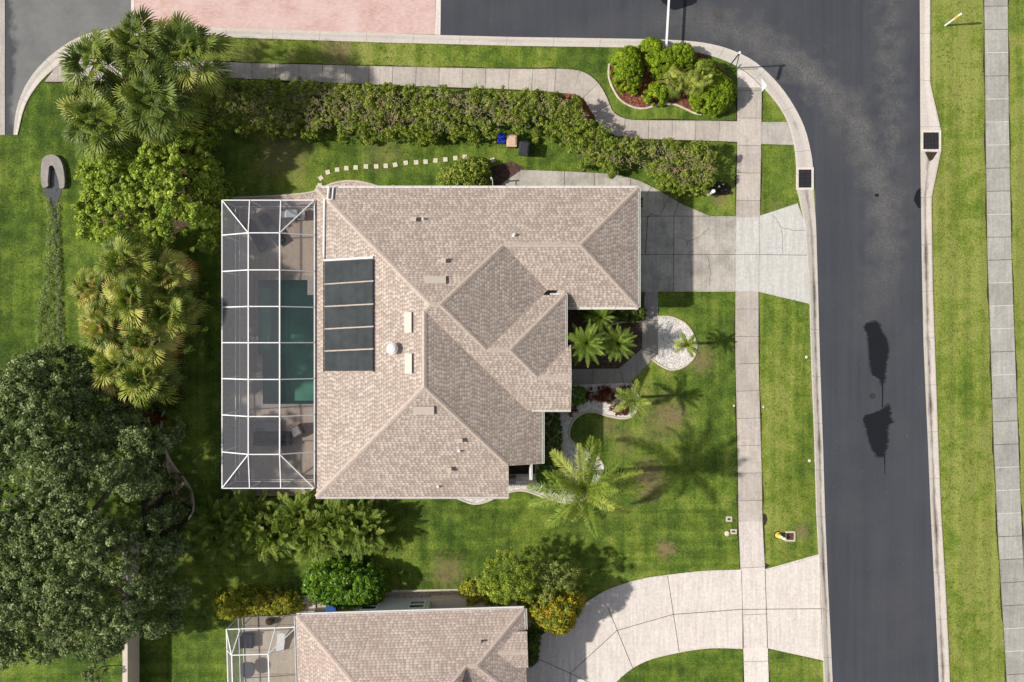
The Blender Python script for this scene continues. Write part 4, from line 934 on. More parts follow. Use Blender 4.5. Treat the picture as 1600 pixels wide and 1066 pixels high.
# bumped-out white wall with two windows and the low ledge next to it
mb = MB(); mb.prism([NT((x, y, 0))[:2] for x, y in ((3.35, -.598), (3.35, -.12), (7.95, -.12), (7.95, -.598))], 0, E-.16); mb.build('bay_wall', 'stucco_white', NH)
for wx in (4.2, 7.2):
    c = NT((wx, -.12, 1.6)); window(c, .95, 1.4, (-math.sin(NA), math.cos(NA), 0), NH)
mb = MB(); mb.prism([NT((x, y, 0))[:2] for x, y in ((7.952, -.598), (7.952, -.02), (12.3, -.02), (12.3, -.598))], 0, .9); mb.build('low_wall', 'stucco', NH)
b = Vector(NT(n_.at(*inv(753, 1002, 4.1)))); mb = MB(); mb.tube([b-Vector((0,0,.05)), b+Vector((0,0,.25))], .06, 8); mb.build('vent_pipe', 'post_dark', NH)
# neighbour's cage (own angle as its house)
def rotc(p): return NT(p)
cage('smaller screened pool cage with a white frame beside the neighbouring house', -4.35, -.06, -14.5, -.75, 3.2, -3.75, -1.55, -14.5, -2.0, 4.15, [-11.0, -8.0, -5.0], (-3.5, -1.35), south=False, rot=rotc)
mb = MB(); mb.prism([NT((x, y, 0))[:2] for x, y in ((-4.4, .25), (.4, .25), (.4, -14.8), (-4.4, -14.8))], -.02, .09)
for y in (-1.6, -3.2, -4.8): a = NT((-4.4, y, 0)); b = NT((.4, y, 0)); mb.poly([(a[0], a[1]-.01, .094), (b[0], b[1]-.01, .094), (b[0], b[1]+.01, .094), (a[0], a[1]+.01, .094)], 1)
struct('pool_deck', mb, ['deck_light', 'joint'])

# ================= FENCE WALL =================
t = thing('boundary_wall', 'cream masonry wall running down from under the oak to the bottom edge', 'wall', (*G(217, 1050), 0))
xa = G(218, 0)[0]; yt = G(0, 830)[1]; mb = MB(); mb.box((xa-.14, (yt-45)/2, .84), (.26, 45+yt, 1.72)); mb.build('wall', 'stucco', t)
mb = MB(); mb.box((xa-.14, (yt-45)/2, 1.725), (.32, 45+yt+.04, .07)); mb.build('coping', 'stucco', t)

# ================= FURNITURE =================
def rbox(mb, cx_, cy_, rz, x, y, z, sx, sy, sz, mi=0, ry=0):
    c, s = math.cos(rz), math.sin(rz); mb.box((cx_+x*c-y*s, cy_+x*s+y*c, z), (sx, sy, sz), rz=rz, mi=mi, ry=ry)
def lounger(p, q, label):         # p = head pixel, q = foot pixel
    a = Vector(G(*p, .4)); b = Vector(G(*q, .4)); c = (a+b)/2; L = (b-a).length; rz = math.atan2(b.y-a.y, b.x-a.x)
    t = thing('sun_lounger', label, 'sun lounger', (c.x, c.y, .1), 'dark loungers by the pool')
    mb = MB()
    for s in (-1, 1): rbox(mb, c.x, c.y, rz, 0, s*.31, .36, L, .04, .06)
    for s in (-1, 1): rbox(mb, c.x, c.y, rz, s*(L/2-.02), 0, .36, .04, .58, .06)
    mb.build('frame', 'post_dark', t)
    for sx in (-1, 1):
        for sy in (-1, 1): mb = MB(); rbox(mb, c.x, c.y, rz, sx*(L/2-.2), sy*.3, .215, .05, .05, .23); mb.build('leg', 'post_dark', t)
    mb = MB(); rbox(mb, c.x, c.y, rz, .33, 0, .45, L-.75, .62, .11); mb.build('cushion', 'cushion_dark', t, bevel=.03)
    mb = MB(); rbox(mb, c.x, c.y, rz, -L/2+.36, 0, .58, .80, .62, .11, ry=math.radians(24)); mb.build('backrest', 'cushion_dark', t, bevel=.03)
lounger((411, 337), (440, 381), 'dark cushioned sun lounger nearer the house at the north end of the pool cage')
lounger((388, 347), (413, 391), 'dark cushioned sun lounger farther left at the north end of the pool cage')
def sofa(px0, py0, px1, py1, label):
    a = Vector(G(px0, py0, .5)); b = Vector(G(px1, py1, .5)); c = (a+b)/2; w_ = abs(b.x-a.x); d = abs(a.y-b.y)
    t = thing('outdoor_sofa', label, 'sofa', (c.x, c.y, .1))
    mb = MB(); mb.box((c.x, c.y, .28), (w_, d, .26)); mb.build('base', 'wicker', t)
    mb = MB(); mb.box((c.x, c.y-d/2+.1, .6), (w_, .2, .38)); mb.build('backrest', 'wicker', t, bevel=.03)
    for s in (-1, 1): mb = MB(); mb.box((c.x+s*(w_/2-.11), c.y+.1, .53), (.22, d-.2, .24)); mb.build('armrest', 'wicker', t, bevel=.02)
    n = 3
    for i in range(n): mb = MB(); mb.box((c.x-w_/2+.24+(i+.5)*(w_-.48)/n, c.y+.1, .48), ((w_-.48)/n-.03, d-.3, .13)); mb.build('seat_cushion', 'cushion_dark' if i else 'wicker', t, bevel=.03)
sofa(397, 675, 454, 696, 'long dark wicker sofa at the south end of the pool cage')
t = thing('armchair', 'grey cushioned armchair turned toward the dark sofa', 'armchair', (*G(464, 675), .1)); c = G(464, 674, .5); rz = math.radians(28)
mb = MB(); rbox(mb, *c, rz, 0, 0, .3, .72, .72, .3); rbox(mb, *c, rz, .32, 0, .62, .12, .72, .4); rbox(mb, *c, rz, 0, -.32, .52, .6, .1, .18); mb.build('frame', 'wicker', t, bevel=.02)
mb = MB(); rbox(mb, *c, rz, -.05, .03, .51, .58, .58, .14); mb.build('seat_cushion', 'cushion_gray', t, bevel=.03)
mb = MB(); c = G(415, 669, .1); mb.box((c[0], c[1], .112), (1.9, 1.0, .02)); tag(mb.build('outdoor_rug', 'rug'), 'pale grey rug in front of the dark sofa', 'rug')
t = thing('low_table', 'dark-legged low table standing on the grey rug', 'table', (*G(424, 668), .12)); c = G(424, 667, .4)
mb = MB(); mb.box((c[0], c[1], .42), (.9, .6, .04)); mb.build('table_top', 'cushion_gray', t)
for sx in (-1, 1):
    for sy in (-1, 1): mb = MB(); mb.box((c[0]+sx*.4, c[1]+sy*.25, .26), (.05, .05, .28)); mb.build('leg', 'wicker', t)
t = thing('barbecue_grill', 'shiny steel barbecue grill at the top of the pool cage', 'grill', (*G(453, 336), .1)); c = G(456, 334, 1.0)
mb = MB(); mb.box((c[0], c[1], .5), (.8, .5, .7)); mb.build('cabinet', 'post_dark', t)
mb = MB(); mb.prism([(c[0]-.42, c[1]-.26), (c[0]+.42, c[1]-.26), (c[0]+.36, c[1]+.26), (c[0]-.36, c[1]+.26)], .88, 1.12); mb.build('hood', 'steel', t, bevel=.05)
for s in (-1, 1): mb = MB(); mb.box((c[0]+s*.62, c[1]-.03, .88), (.36, .4, .04)); mb.build('side_shelf', 'steel', t)
mb = MB(); c = G(470, 338, .6); mb.box((c[0]+.0, c[1], .35), (.45, .45, .5)); tag(mb.build('storage_box', 'cushion_gray', bevel=.02), 'small grey storage box right of the barbecue grill', 'box')
# neighbour lanai furniture
t = thing('patio_table', 'round black patio table inside the small cage', 'table', (*G(386, 1046), .1)); c = G(386, 1047, .75)
mb = MB(); mb.tube([(*c, .74), (*c, .77)], .52, 20); mb.build('table_top', 'post_dark', t); mb = MB(); mb.tube([(*c, .1), (*c, .74)], .05, 8); mb.tube([(*c, .1), (*c, .13)], .25, 12); mb.build('pedestal', 'post_dark', t)
t = thing('armchair', 'dark padded armchair in the upper left corner of the small cage', 'armchair', (*G(385, 1005), .1)); c = G(385, 1002, .4)
mb = MB(); mb.box((*c, .3), (.9, .9, .4)); mb.box((c[0]-.4, c[1], .62), (.14, .9, .4)); mb.box((c[0], c[1]+.4, .55), (.75, .12, .25)); mb.build('frame', 'cushion_dark', t, bevel=.04); mb = MB(); mb.box((c[0]+.05, c[1]-.05, .53), (.7, .7, .1)); mb.build('seat_cushion', 'cushion_dark', t, bevel=.03)
t = thing('sun_lounger', 'white curved lounger near the house wall in the small cage', 'sun lounger', (*G(437, 1010), .1)); a = Vector(G3(441, 985, .5)); b = Vector(G3(437, 1018, .3)); mb = MB()
mb.beam(a+Vector((0,0,.25)), (a+b)/2, .5, .05); mb.beam((a+b)/2, b, .5, .05); mb.build('sling', 'white_metal', t)
mb = MB()
for s in (-.24, .24):
    for p in (a, b): mb.tube([(p.x+s, p.y, .09), (p.x+s*.9, p.y, p.z)], .02, 6)
mb.build('frame', 'steel', t)
# ================= BINS =================
def bin_(px, py, label, mat, w_=.52, d=.6, h=1.0, rz=0, lid='closed'):
    c = G(px, py, h); t = thing('wheeled_bin', label, 'bin', (c[0], c[1], 0), 'bins by the hedge')
    mb = MB(); R = lambda x, y: (c[0]+x*math.cos(rz)-y*math.sin(rz), c[1]+x*math.sin(rz)+y*math.cos(rz))
    lo = [R(a*w_*.38, b*d*.38) for a, b in ((-1,-1),(1,-1),(1,1),(-1,1))]; hi = [R(a*w_/2, b*d/2) for a, b in ((-1,-1),(1,-1),(1,1),(-1,1))]
    mb.add([(*p, .04) for p in lo]+[(*p, h-.06) for p in hi], [(3,2,1,0),(4,5,6,7)]+[(i,(i+1)%4,4+(i+1)%4,4+i) for i in range(4)]); mb.build('body', mat, t)
    mb = MB(); rbox(mb, *c, rz, 0, 0, h-.03, w_+.06, d+.06, .06); rbox(mb, *c, rz, 0, .02, h+.02, w_-.08, d-.12, .05); mb.build('lid', mat, t, bevel=.02)
    mb = MB(); mb.tube([(*R(-w_*.35, d/2+.08), h-.08), (*R(w_*.35, d/2+.08), h-.08)], .018, 6)
    for s in (-1, 1): mb.tube([(*R(s*w_*.35, d/2), h-.1), (*R(s*w_*.35, d/2+.08), h-.08)], .015, 6)
    mb.build('handle', mat, t)
    for s in (-1, 1): mb = MB(); mb.tube([(*R(s*w_*.46, d*.4), .1), (*R(s*w_*.36, d*.4), .1)], .1, 12); mb.build('wheel', 'black_rubber', t)
bin_(783.5, 215.5, 'blue recycling bin, leftmost of the bins at the hedge', 'bin_blue', .44, .5, .95)
bin_(799.5, 220.5, 'tan square bin between the blue bin and the black bin', 'bin_tan', .6, .66, 1.0)
bin_(818.5, 232, 'black bin at the right end of the row by the hedge', 'bin_black', .6, .78, 1.0, rz=-.15)
# ================= STREET THINGS =================
def pole(nm, b, h, r_, mat, parent): mb = MB(); mb.tube([(b[0], b[1], -.02), (b[0], b[1], h)], r_, 10); return mb.build(nm, mat, parent)
b = G(1136, 108); t = thing('street_sign', 'tall dark street sign post at the bend of the kerb', 'street sign', (*b, 0)); pole('post', b, 3.05, .045, 'post_dark', t)
mb = MB(); mb.box((b[0]-.10, b[1]-.48, 2.96), (.03, .95, .17), rz=math.radians(-14)); mb.build('sign_blade', 'post_dark', t)
mb = MB(); mb.blob((b[0], b[1], 3.12), (.09, .09, .09), 10, amp=0); mb.build('finial', 'white_metal', t, smooth=True)
b = G(1150, 110); t = thing('utility_marker', 'slim green marker stake between the sign post and the pavement', 'marker stake', (*b, 0)); mb = MB(); mb.box((b[0], b[1], .55), (.09, .03, 1.15)); mb.build('stake', 'green_paint', t); mb = MB(); mb.box((b[0], b[1], 1.15), (.11, .05, .06)); mb.build('cap', 'green_paint', t)
b = G(1477, 40); t = thing('utility_marker', 'white marker post with a yellow top on the far verge', 'marker post', (*b, 0)); pole('post', b, 1.3, .06, 'white_metal', t); mb = MB(); mb.tube([(b[0], b[1], 1.3), (b[0], b[1], 1.75)], .085, 12); mb.build('sleeve', 'yellow_paint', t); mb = MB(); mb.tube([(b[0], b[1], 1.62), (b[0], b[1], 1.95), (b[0], b[1], 1.99)], [.07, .07, .03], 12); mb.build('cap', 'white_metal', t)
b = G(1108, 304); t = thing('lamp_post', 'short white post at the end of the hedge', 'post', (*b, 0)); pole('post', b, 1.2, .10, 'white_metal', t); mb = MB(); mb.tube([(b[0], b[1], 1.2), (b[0], b[1], 1.26)], [.13, .1], 12); mb.build('cap', 'white_metal', t)
# gate arm
p = Vector(G3(1041, 72, 1.05)); q_ = Vector(G3(1049, -70, 1.05)); t = thing('barrier_gate', 'long white barrier arm reaching over the road above the heart-shaped shrub', 'barrier gate', (p.x, p.y, 0))
mb = MB(); mb.beam(p, q_, .13, .06); mb.build('arm', 'white_metal', t)
mb = MB(); mb.box((p.x, p.y-.3, .45), (.26, .3, .9)); mb.build('cabinet', 'post_dark', t, bevel=.02); mb = MB(); mb.box((p.x, p.y-.1, 1.0), (.12, .3, .1)); mb.build('hinge', 'steel', t)
# utility boxes
def ubox(px, py, w_, d, label, grp=None):
    c = G(px, py); t = thing('valve_box', label, 'utility box', (*c, 0), grp); mb = MB(); f = .1
    mb.box((c[0]-w_/2+f/2, c[1], .03), (f, d, .06)); mb.box((c[0]+w_/2-f/2, c[1], .03), (f, d, .06)); mb.box((c[0], c[1]+d/2-f/2, .03), (w_-2*f, f, .06)); mb.box((c[0], c[1]-d/2+f/2, .03), (w_-2*f, f, .06)); mb.build('frame', 'curbing', t)
    mb = MB(); mb.box((c[0], c[1], .022), (w_-2*f, d-2*f, .03)); mb.build('lid', 'lid_brown', t)
ubox(1139, 811, .40, .34, 'small concrete utility box with brown lid, upper of the two by the pavement', 'small utility boxes by the pavement'); ubox(1146, 830.5, .42, .32, 'small concrete utility box with brown lid, lower one next to the white disc', 'small utility boxes by the pavement')
ubox(1234.5, 838, .66, .66, 'large square utility box with brown lid on the verge')
c = G(1136, 834, .12); mb = MB(); mb.tube([(*c, 0), (*c, .12), (*c, .15)], [.13, .17, .08], 12); tag(mb.build('irrigation_disc', 'stone_light'), 'small white disc cap left of the lower small utility box', 'utility cap')
c = G(1218, 838, .3); t = thing('fire_hydrant', 'yellow-topped hydrant with white cap beside the large utility box', 'hydrant', (*c, 0))
mb = MB(); mb.tube([(*c, 0), (*c, .03), (*c, .03), (*c, .42), (*c, .5)], [.2, .2, .15, .15, .10], 14); mb.build('barrel', 'yellow_paint', t); mb = MB(); mb.tube([(c[0]+.1, c[1]-.06, .3), (c[0]+.36, c[1]-.18, .3)], .1, 10); mb.tube([(c[0]+.05, c[1], .5), (c[0]+.05, c[1], .56)], .07, 8); mb.build('nozzle', 'white_metal', t); mb = MB(); mb.tube([(*c, 0), (*c, .02)], .26, 16); mb.build('base_ring', 'black_rubber', t)
for px, py, l in ((1260, 558, 'small round sprinkler donut by the kerb, the upper of two'), (1265, 720, 'small round sprinkler donut by the kerb, the lower of two'), (1147, 634, 'small pale stone at the left edge of the long pavement'), (1193, 636, 'tiny pale stone at the right edge of the long pavement')):
    c = G(px, py); mb = MB(); mb.blob((*c, .02), (.11 if px > 1200 else .07, .11 if px > 1200 else .08, .05), 10, amp=.15, seed=px); tag(mb.build('sprinkler_collar' if px > 1200 else 'stone', 'stone_light'), l, 'sprinkler collar' if px > 1200 else 'stone')
# boulders / dark lumps by the white post
for i, (px, py, r_, l) in enumerate([(1120, 292, .3, 'dark lump of rock nearest the hedge end, above the short white post'), (1132, 294, .34, 'largest dark rock, right of the short white post'), (1127, 299, .22, 'small dark rock just right of the short white post')]):
    c = G(px, py); mb = MB(); mb.blob((*c, .1), (r_, r_*.8, .25), 10, seed=i, amp=.25); tag(mb.build('rock', 'stone_dark'), l, 'rock', 'dark rocks beside the white post')
for i, (px, py) in enumerate([(1130.5, 288), (1124, 291)]):
    c = G(px, py, .38); mb = MB(); mb.blob((*c, .36), (.07, .07, .05), 8, seed=i+9, amp=.2); tag(mb.build('pebble', 'stone_light'), 'tiny white pebble on the %s dark rock' % ('largest' if i == 0 else 'upper left'), 'pebble')
# culvert headwall in the left lawn
hb = G(84, 285); t = thing('culvert_headwall', 'oval concrete culvert end with dark opening in the left lawn', 'culvert', (*hb, 0))
OUT = smooth([(68,258),(72,247),(83,243),(94,247),(101,260),(104,280),(103,294),(96,295),(95,286),(91,272),(87,262),(84,260),(80,262),(79,272),(78,284),(78,292),(70,294),(67,280)], 3, True)
mb = MB(); mb.prism(GL(OUT), -.02, .26); mb.build('headwall', 'concrete_path_dark', t)
mb = MB(); mb.prism(GL([(78,262),(90,262),(97,293),(96,300),(90,320),(84,325),(78,315),(69,303),(69,293),(78,290)]), -.02, .015); o = mb.build('wet_channel', 'water_gray'); o['kind'] = 'structure'
mb = MB(); mb.tube([(*G(84, 259, .1), .08), (*G(84, 264, .1), .06)], .16, 12); mb.build('pipe_mouth', 'dark_void', t)
# side gate with white post by the house
b = G(768.5, 285); t = thing('garden_gate', 'small white gate post and rail between the yellow-green shrub and the driveway', 'gate', (*b, 0)); pole('post', b, 1.5, .05, 'white_metal', t); mb = MB(); b2 = G(771, 300); mb.beam((b[0]+.06, b[1], 1.3), (b2[0], b2[1]+.1, 1.3), .03, .05); mb.beam((b[0]+.06, b[1], .3), (b2[0], b2[1]+.1, .3), .03, .05); mb.build('rail', 'gutter', t)
# blue thing at the neighbour's wall
c = G(517, 951, .9); t = thing('wheeled_bin', 'dark blue bin tucked between the round bush and the pink-roofed house', 'bin', (*c, 0)); mb = MB(); mb.prism([(c[0]-.3, c[1]-.3), (c[0]+.3, c[1]-.3), (c[0]+.3, c[1]+.3), (c[0]-.3, c[1]+.3)], 0, .85); mb.build('body', 'blue_tarp', t); mb = MB(); mb.box((*c, .89), (.64, .64, .07)); mb.build('lid', 'blue_tarp', t, bevel=.02)
c = G(422, 966, .3); mb = MB(); mb.blob((c[0], c[1]-.2, .3), (.3, .25, .3), 12, amp=.05); tag(mb.build('plant_pot', 'lid_brown'), 'dark red pot by the top side of the small cage', 'plant pot')
# ================= VEGETATION =================
RG = np.random.default_rng(7)
def inside(P, poly):
    x, y = P[:, 0], P[:, 1]; r = np.zeros(len(P), bool); n = len(poly)
    for i in range(n):
        x1, y1 = poly[i]; x2, y2 = poly[(i+1) % n]
        if y1 == y2: continue
        c = ((y1 > y) != (y2 > y)) & (x < (x2-x1)*(y-y1)/(y2-y1)+x1); r ^= c
    return r
def edist(P, poly):
    d = np.full(len(P), 1e9); n = len(poly)
    for i in range(n):
        a = np.array(poly[i]); b = np.array(poly[(i+1) % n]); ab = b-a; L = ab@ab
        if L < 1e-9: continue
        t = np.clip(((P-a)@ab)/L, 0, 1); q = a+t[:, None]*ab; d = np.minimum(d, np.linalg.norm(P-q, axis=1))
    return d
def vnoise(P, sc, seed):
    g = np.random.default_rng(seed); v = np.zeros(len(P))
    for _ in range(7):
        k = g.normal(size=2)*sc*1.4; v += np.sin(P@k + g.uniform(0, 6.28))
    return v/3.7
def leaves(C, Nn, size, asp, g, fold=0.25):
    n = len(C); Nn = Nn/np.linalg.norm(Nn, axis=1)[:, None]
    r = g.normal(size=(n, 3)); T = np.cross(Nn, r); T /= np.linalg.norm(T, axis=1)[:, None]; B = np.cross(Nn, T)
    s = size*g.uniform(.6, 1.25, n)[:, None]
    V = np.stack([C-T*s*.5, C+B*s*asp*.5+Nn*s*fold*.3, C+T*s*.5, C-B*s*asp*.5+Nn*s*fold*.3], 1).reshape(-1, 3)
    F = np.arange(n*4).reshape(n, 4); return V, F
def mass(poly, h, zb, edge, dens, cr, lpc, leaf, g, lump=.3, lsc=.8, asp=.5, gap=0, under=True, seed=1, prof=None, jit=0, clus=None):
    poly = [tuple(p) for p in poly]; P_a = np.array(poly); lo, hi = P_a.min(0)-.1, P_a.max(0)+.1
    A = (hi-lo).prod(); n = int(A*dens); P = g.uniform(lo, hi, (n, 2)); P = P[inside(P, poly)]
    d = edist(P, poly); e = np.minimum(d/edge, 1); H = zb+(h-zb)*np.sqrt(np.clip(1-(1-e)**2, 0, 1))
    H = H + vnoise(P, lsc, seed)*lump*e + vnoise(P, lsc*3, seed+1)*lump*.4*e
    keep = np.ones(len(P), bool)
    if gap > 0: keep = (vnoise(P, lsc*1.3, seed+5) + .5*vnoise(P, lsc*3.5, seed+6) > -1.55+gap*1.3) | (g.random(len(P)) < .10)
    P, H, d, e = P[keep], H[keep], d[keep], e[keep]
    S = np.c_[P, H - g.uniform(0, .25, len(P))*cr*2]
    if clus:    # boughs: seeds gathered on rounded sub-crowns
        cd, R = clus; nc = int(A*cd); Cn = g.uniform(lo, hi, (nc, 2)); Cn = Cn[inside(Cn, poly)]; dc = edist(Cn, poly); ec = np.minimum(dc/edge, 1)
        if gap > 0: kc = (vnoise(Cn, lsc*1.1, seed+5) > -1.25+gap); Cn, dc, ec = Cn[kc], dc[kc], ec[kc]
        Hc = zb+(h-zb)*np.sqrt(np.clip(1-(1-ec)**2, 0, 1)) + g.normal(size=len(Cn))*lump - R*.5; Rc = R*g.uniform(.55, 1.25, len(Cn))*np.clip(.45+ec, .5, 1)
        m_ = int(dens/cd*.8); Dd = g.normal(size=(len(Cn), m_, 3)); Dd /= np.linalg.norm(Dd, axis=2)[..., None]; Dd[..., 2] = np.abs(Dd[..., 2]) - .12
        S = (np.c_[Cn, Hc][:, None, :] + Dd*Rc[:, None, None]*g.uniform(.72, 1.05, (len(Cn), m_, 1))*np.array([1, 1, .8])).reshape(-1, 3)
        e = np.repeat(ec, m_); H = S[:, 2]; P = S[:, :2]; S[:, 2] = np.maximum(S[:, 2], zb*.6)
    tilt = 1-e
    if under:   # sides and lower layer
        k = g.random(len(P)) < np.where(e < .6, .75, .28); Q = P[k]; z = zb + (H[k]-zb)*g.uniform(0, .92, k.sum())
        S = np.r_[S, np.c_[Q, z]]
    m = len(S); rr = cr*g.uniform(.6, 1.2, m)
    D = g.normal(size=(m, lpc, 3)); D /= np.linalg.norm(D, axis=2)[..., None]; D[..., 2] = np.abs(D[..., 2])*1.0 - .15
    C = S[:, None, :] + D*rr[:, None, None]*np.sqrt(g.uniform(.15, 1, (m, lpc, 1)))*np.array([1, 1, .75])
    Nn = D*.9 + g.normal(size=D.shape)*.45 + np.array([0, 0, .55])
    V, F = leaves(C.reshape(-1, 3), Nn.reshape(-1, 3), leaf, asp, g)
    cl = g.normal(size=m)*.16
    rnd = np.clip(.5 + cl[:, None] + g.normal(size=(m, lpc))*.17, 0, 1); rnd = np.repeat(rnd.reshape(-1), 4)
    V[:, 2] = np.maximum(V[:, 2], .01)
    return V, F, rnd
def twigs(poly, h, zb, edge, n, L, g, rad=.012, up=.3, seed=1, inner=.4, lump=.3, lsc=.8):
    P_a = np.array(poly); lo, hi = P_a.min(0), P_a.max(0); P = g.uniform(lo, hi, (int(n*2.2), 2)); P = P[inside(P, poly)]; d = edist(P, poly); P = P[d > inner]; d = d[d > inner]
    pn = vnoise(P, 1.2, seed+9); k = pn + g.normal(size=len(P))*.5 > -.1; P, d = P[k][:n], d[k][:n]
    e = np.minimum(d/edge, 1); H = zb+(h-zb)*np.sqrt(np.clip(1-(1-e)**2, 0, 1)) + vnoise(P, lsc, seed)*lump*e + vnoise(P, lsc*3, seed+1)*lump*.4*e
    m = len(P); a = g.uniform(0, 6.28, m); D = np.c_[np.cos(a), np.sin(a), g.normal(size=m)*up+.1]*L*g.uniform(.5, 1.3, (m, 1))
    p0 = np.c_[P, H+g.uniform(-.10, .12, m)]; V = []; F = []; b = 0
    mid = p0 + D*.55 + g.normal(size=(m, 3))*L*.10; p1 = p0 + D + g.normal(size=(m, 3))*L*.14; br = mid + (np.c_[-D[:, 1], D[:, 0], D[:, 2]]*g.choice([-1, 1], m)[:, None]*.4 + D*.3)
    segs = [(p0, mid, rad*1.2, rad), (mid, p1, rad, rad*.5), (mid, br, rad*.8, rad*.4)]
    allV = []; allF = []
    for q0, q1, r0, r1 in segs:
        d_ = q1-q0; d_ /= np.linalg.norm(d_, axis=1)[:, None]; s = np.cross(d_, [0, 0, 1.0]); s /= (np.linalg.norm(s, axis=1)[:, None]+1e-6); u = np.cross(s, d_)
        ring = []
        for q, r_ in ((q0, r0), (q1, r1)):
            for t_ in (0, 2.09, 4.19): ring.append(q + (s*math.cos(t_)+u*math.sin(t_))*r_)
        Vv = np.stack(ring, 1).reshape(-1, 3); base = np.arange(m)[:, None]*6 + b
        for i in range(3): j = (i+1) % 3; allF.append(base + np.array([i, j, 3+j, 3+i]))
        allV.append(Vv); b += m*6
    return np.concatenate(allV), np.concatenate(allF)
def shrub(name, label, cat, pxs, h, mat, zb=.05, edge=None, dens=14, cr=.22, lpc=30, leaf=.11, lump=.15, lsc=1.2, asp=.5, seed=1, group=None, tw=0, twL=.35, gap=0, closed=True, ze=None, twmat='twig', trunk=None, sm=3, under=True, twup=.3, inner=.4, lim=None, clus=None):
    ze = h*.5 if ze is None else ze
    poly = GL(smooth(pxs, sm, True), ze); g = np.random.default_rng(seed*13+5)
    c = np.mean(np.array(poly), 0); edge = edge or min(1.2, h*.8)
    t = thing(name, label, cat, (c[0], c[1], 0), group)
    V, F, rnd = mass(poly, h, zb, edge, dens, cr, lpc, leaf, g, lump, lsc, asp, gap, under, seed, clus=clus)
    npmesh('foliage' if not trunk else 'crown', V, F, mat, rnd, t)
    if tw: V, F = twigs(poly, h, zb, edge, tw, twL, g, seed=seed, lump=lump, lsc=lsc, up=twup, inner=inner); npmesh('branches', V, F, twmat, None, t)
    if trunk:
        mb = MB(); rs = random.Random(seed)
        for (bx, by, tr, tips) in trunk:
            b = Vector(G3(bx, by, 0)); f = b + Vector((rs.uniform(-.2, .2), rs.uniform(-.2, .2), h*.35)); mb.tube([b-Vector((0,0,.05)), (b+f)/2+Vector((.04, .03, 0)), f], [tr*1.25, tr, tr*.85], 9)
            for (tx, ty, tz) in tips:
                e_ = Vector(G3(tx, ty, tz)); m1 = f.lerp(e_, .45)+Vector((rs.uniform(-.3, .3), rs.uniform(-.3, .3), h*.08)); m2 = f.lerp(e_, .75)+Vector((rs.uniform(-.3, .3), rs.uniform(-.3, .3), h*.05))
                mb.tube([f, m1, m2, e_], [tr*.6, tr*.42, tr*.28, tr*.08], 7)
                for k in range(3):
                    s_ = m1.lerp(m2, rs.random()); e2_ = s_ + Vector((rs.uniform(-1, 1), rs.uniform(-1, 1), rs.uniform(-.1, .3)))*h*.14; mb.tube([s_, s_.lerp(e2_, .5)+Vector((0,0,.1)), e2_], [tr*.2, tr*.13, tr*.04], 5)
        mb.build('trunk', 'bark', t, smooth=True)
    return t
# --- hedge ---
HP = [(300,140),(330,126),(360,124),(400,125),(450,127),(500,129),(550,131),(600,133),(650,136),(700,138),(750,139),(800,141),(850,144),(885,150),(905,160),(920,175),(938,195),(955,208),(975,214),(1020,218),(1070,220),(1100,222),(1118,228),(1121,250),(1119,275),(1106,295),(1085,303),(1060,302),(1040,293),(1020,284),(1000,276),(970,270),(945,266),(920,266),(900,255),(885,240),(868,225),(848,214),(830,214),(800,209),(760,218),(700,220),(640,218),(580,218),(530,219),(480,213),(430,210),(380,206),(340,202),(305,196),(296,170)]
shrub('hedge', 'long clipped hedge with bare brown twigs on top, bending along the curved path', 'hedge', HP, 1.75, 'leaf_hedge', edge=.5, clus=(4.2, .40), dens=64, cr=.15, lpc=20, leaf=.12, asp=.6, lump=.09, lsc=.9, seed=3, tw=5200, twL=.26, ze=1.2, sm=2)
# --- thicket, oak ---
shrub('broadleaf_thicket', 'bright green broadleaf thicket below the tall palm clump at left', 'bush', [(140,225),(190,195),(250,190),(315,200),(334,245),(332,300),(336,352),(316,396),(270,415),(225,395),(185,385),(140,395),(116,374),(112,335),(122,295),(128,255)], 4.6, 'leaf_bright', edge=2.2, clus=(2.0, .8), dens=30, cr=.24, lpc=34, leaf=.17, lump=.3, lsc=.9, asp=.7, seed=4, ze=3.0)
shrub('croton_shrub', 'rusty croton shrub at the corner between the thicket and the long hedge', 'shrub', [(296,205),(318,200),(328,212),(320,235),(312,262),(300,262),(295,235)], 1.6, 'leaf_red', seed=41, leaf=.16, asp=.35, dens=12)
shrub('shrub', 'small golden shrub left of the top corner of the big pool cage', 'shrub', [(318,318),(338,310),(348,318),(346,330),(338,336),(322,332)], 1.0, 'leaf_olive', seed=42, leaf=.10, dens=20, cr=.15)
OP = [(-80,600),(-20,575),(10,585),(22,560),(60,548),(95,560),(112,575),(130,575),(152,610),(165,640),(195,655),(225,655),(250,670),(262,700),(255,740),(258,765),(250,790),(262,815),(285,830),(275,860),(268,890),(282,935),(262,962),(258,985),(235,995),(205,1000),(180,1008),(160,1030),(130,1030),(100,1015),(70,1040),(30,1035),(0,1045),(-60,1040),(-120,900),(-120,700)]
shrub('oak_tree', 'huge dark grey-green oak filling the lower left corner', 'tree', OP, 7.8, 'leaf_oak', zb=2.4, edge=4.0, clus=(1.05, 1.25), dens=24, cr=.30, lpc=34, leaf=.17, lump=.45, lsc=.55, asp=.6, gap=.12, seed=6, ze=4.5,
      trunk=[(150, 835, .36, [(60,680,5.2),(130,640,4.6),(220,720,5),(240,850,4.8),(215,940,4.6),(120,960,5.2),(30,900,5.6),(20,780,5.6),(150,750,5.8),(-60,820,5.6),(100,890,5.8)])])
g_ = None
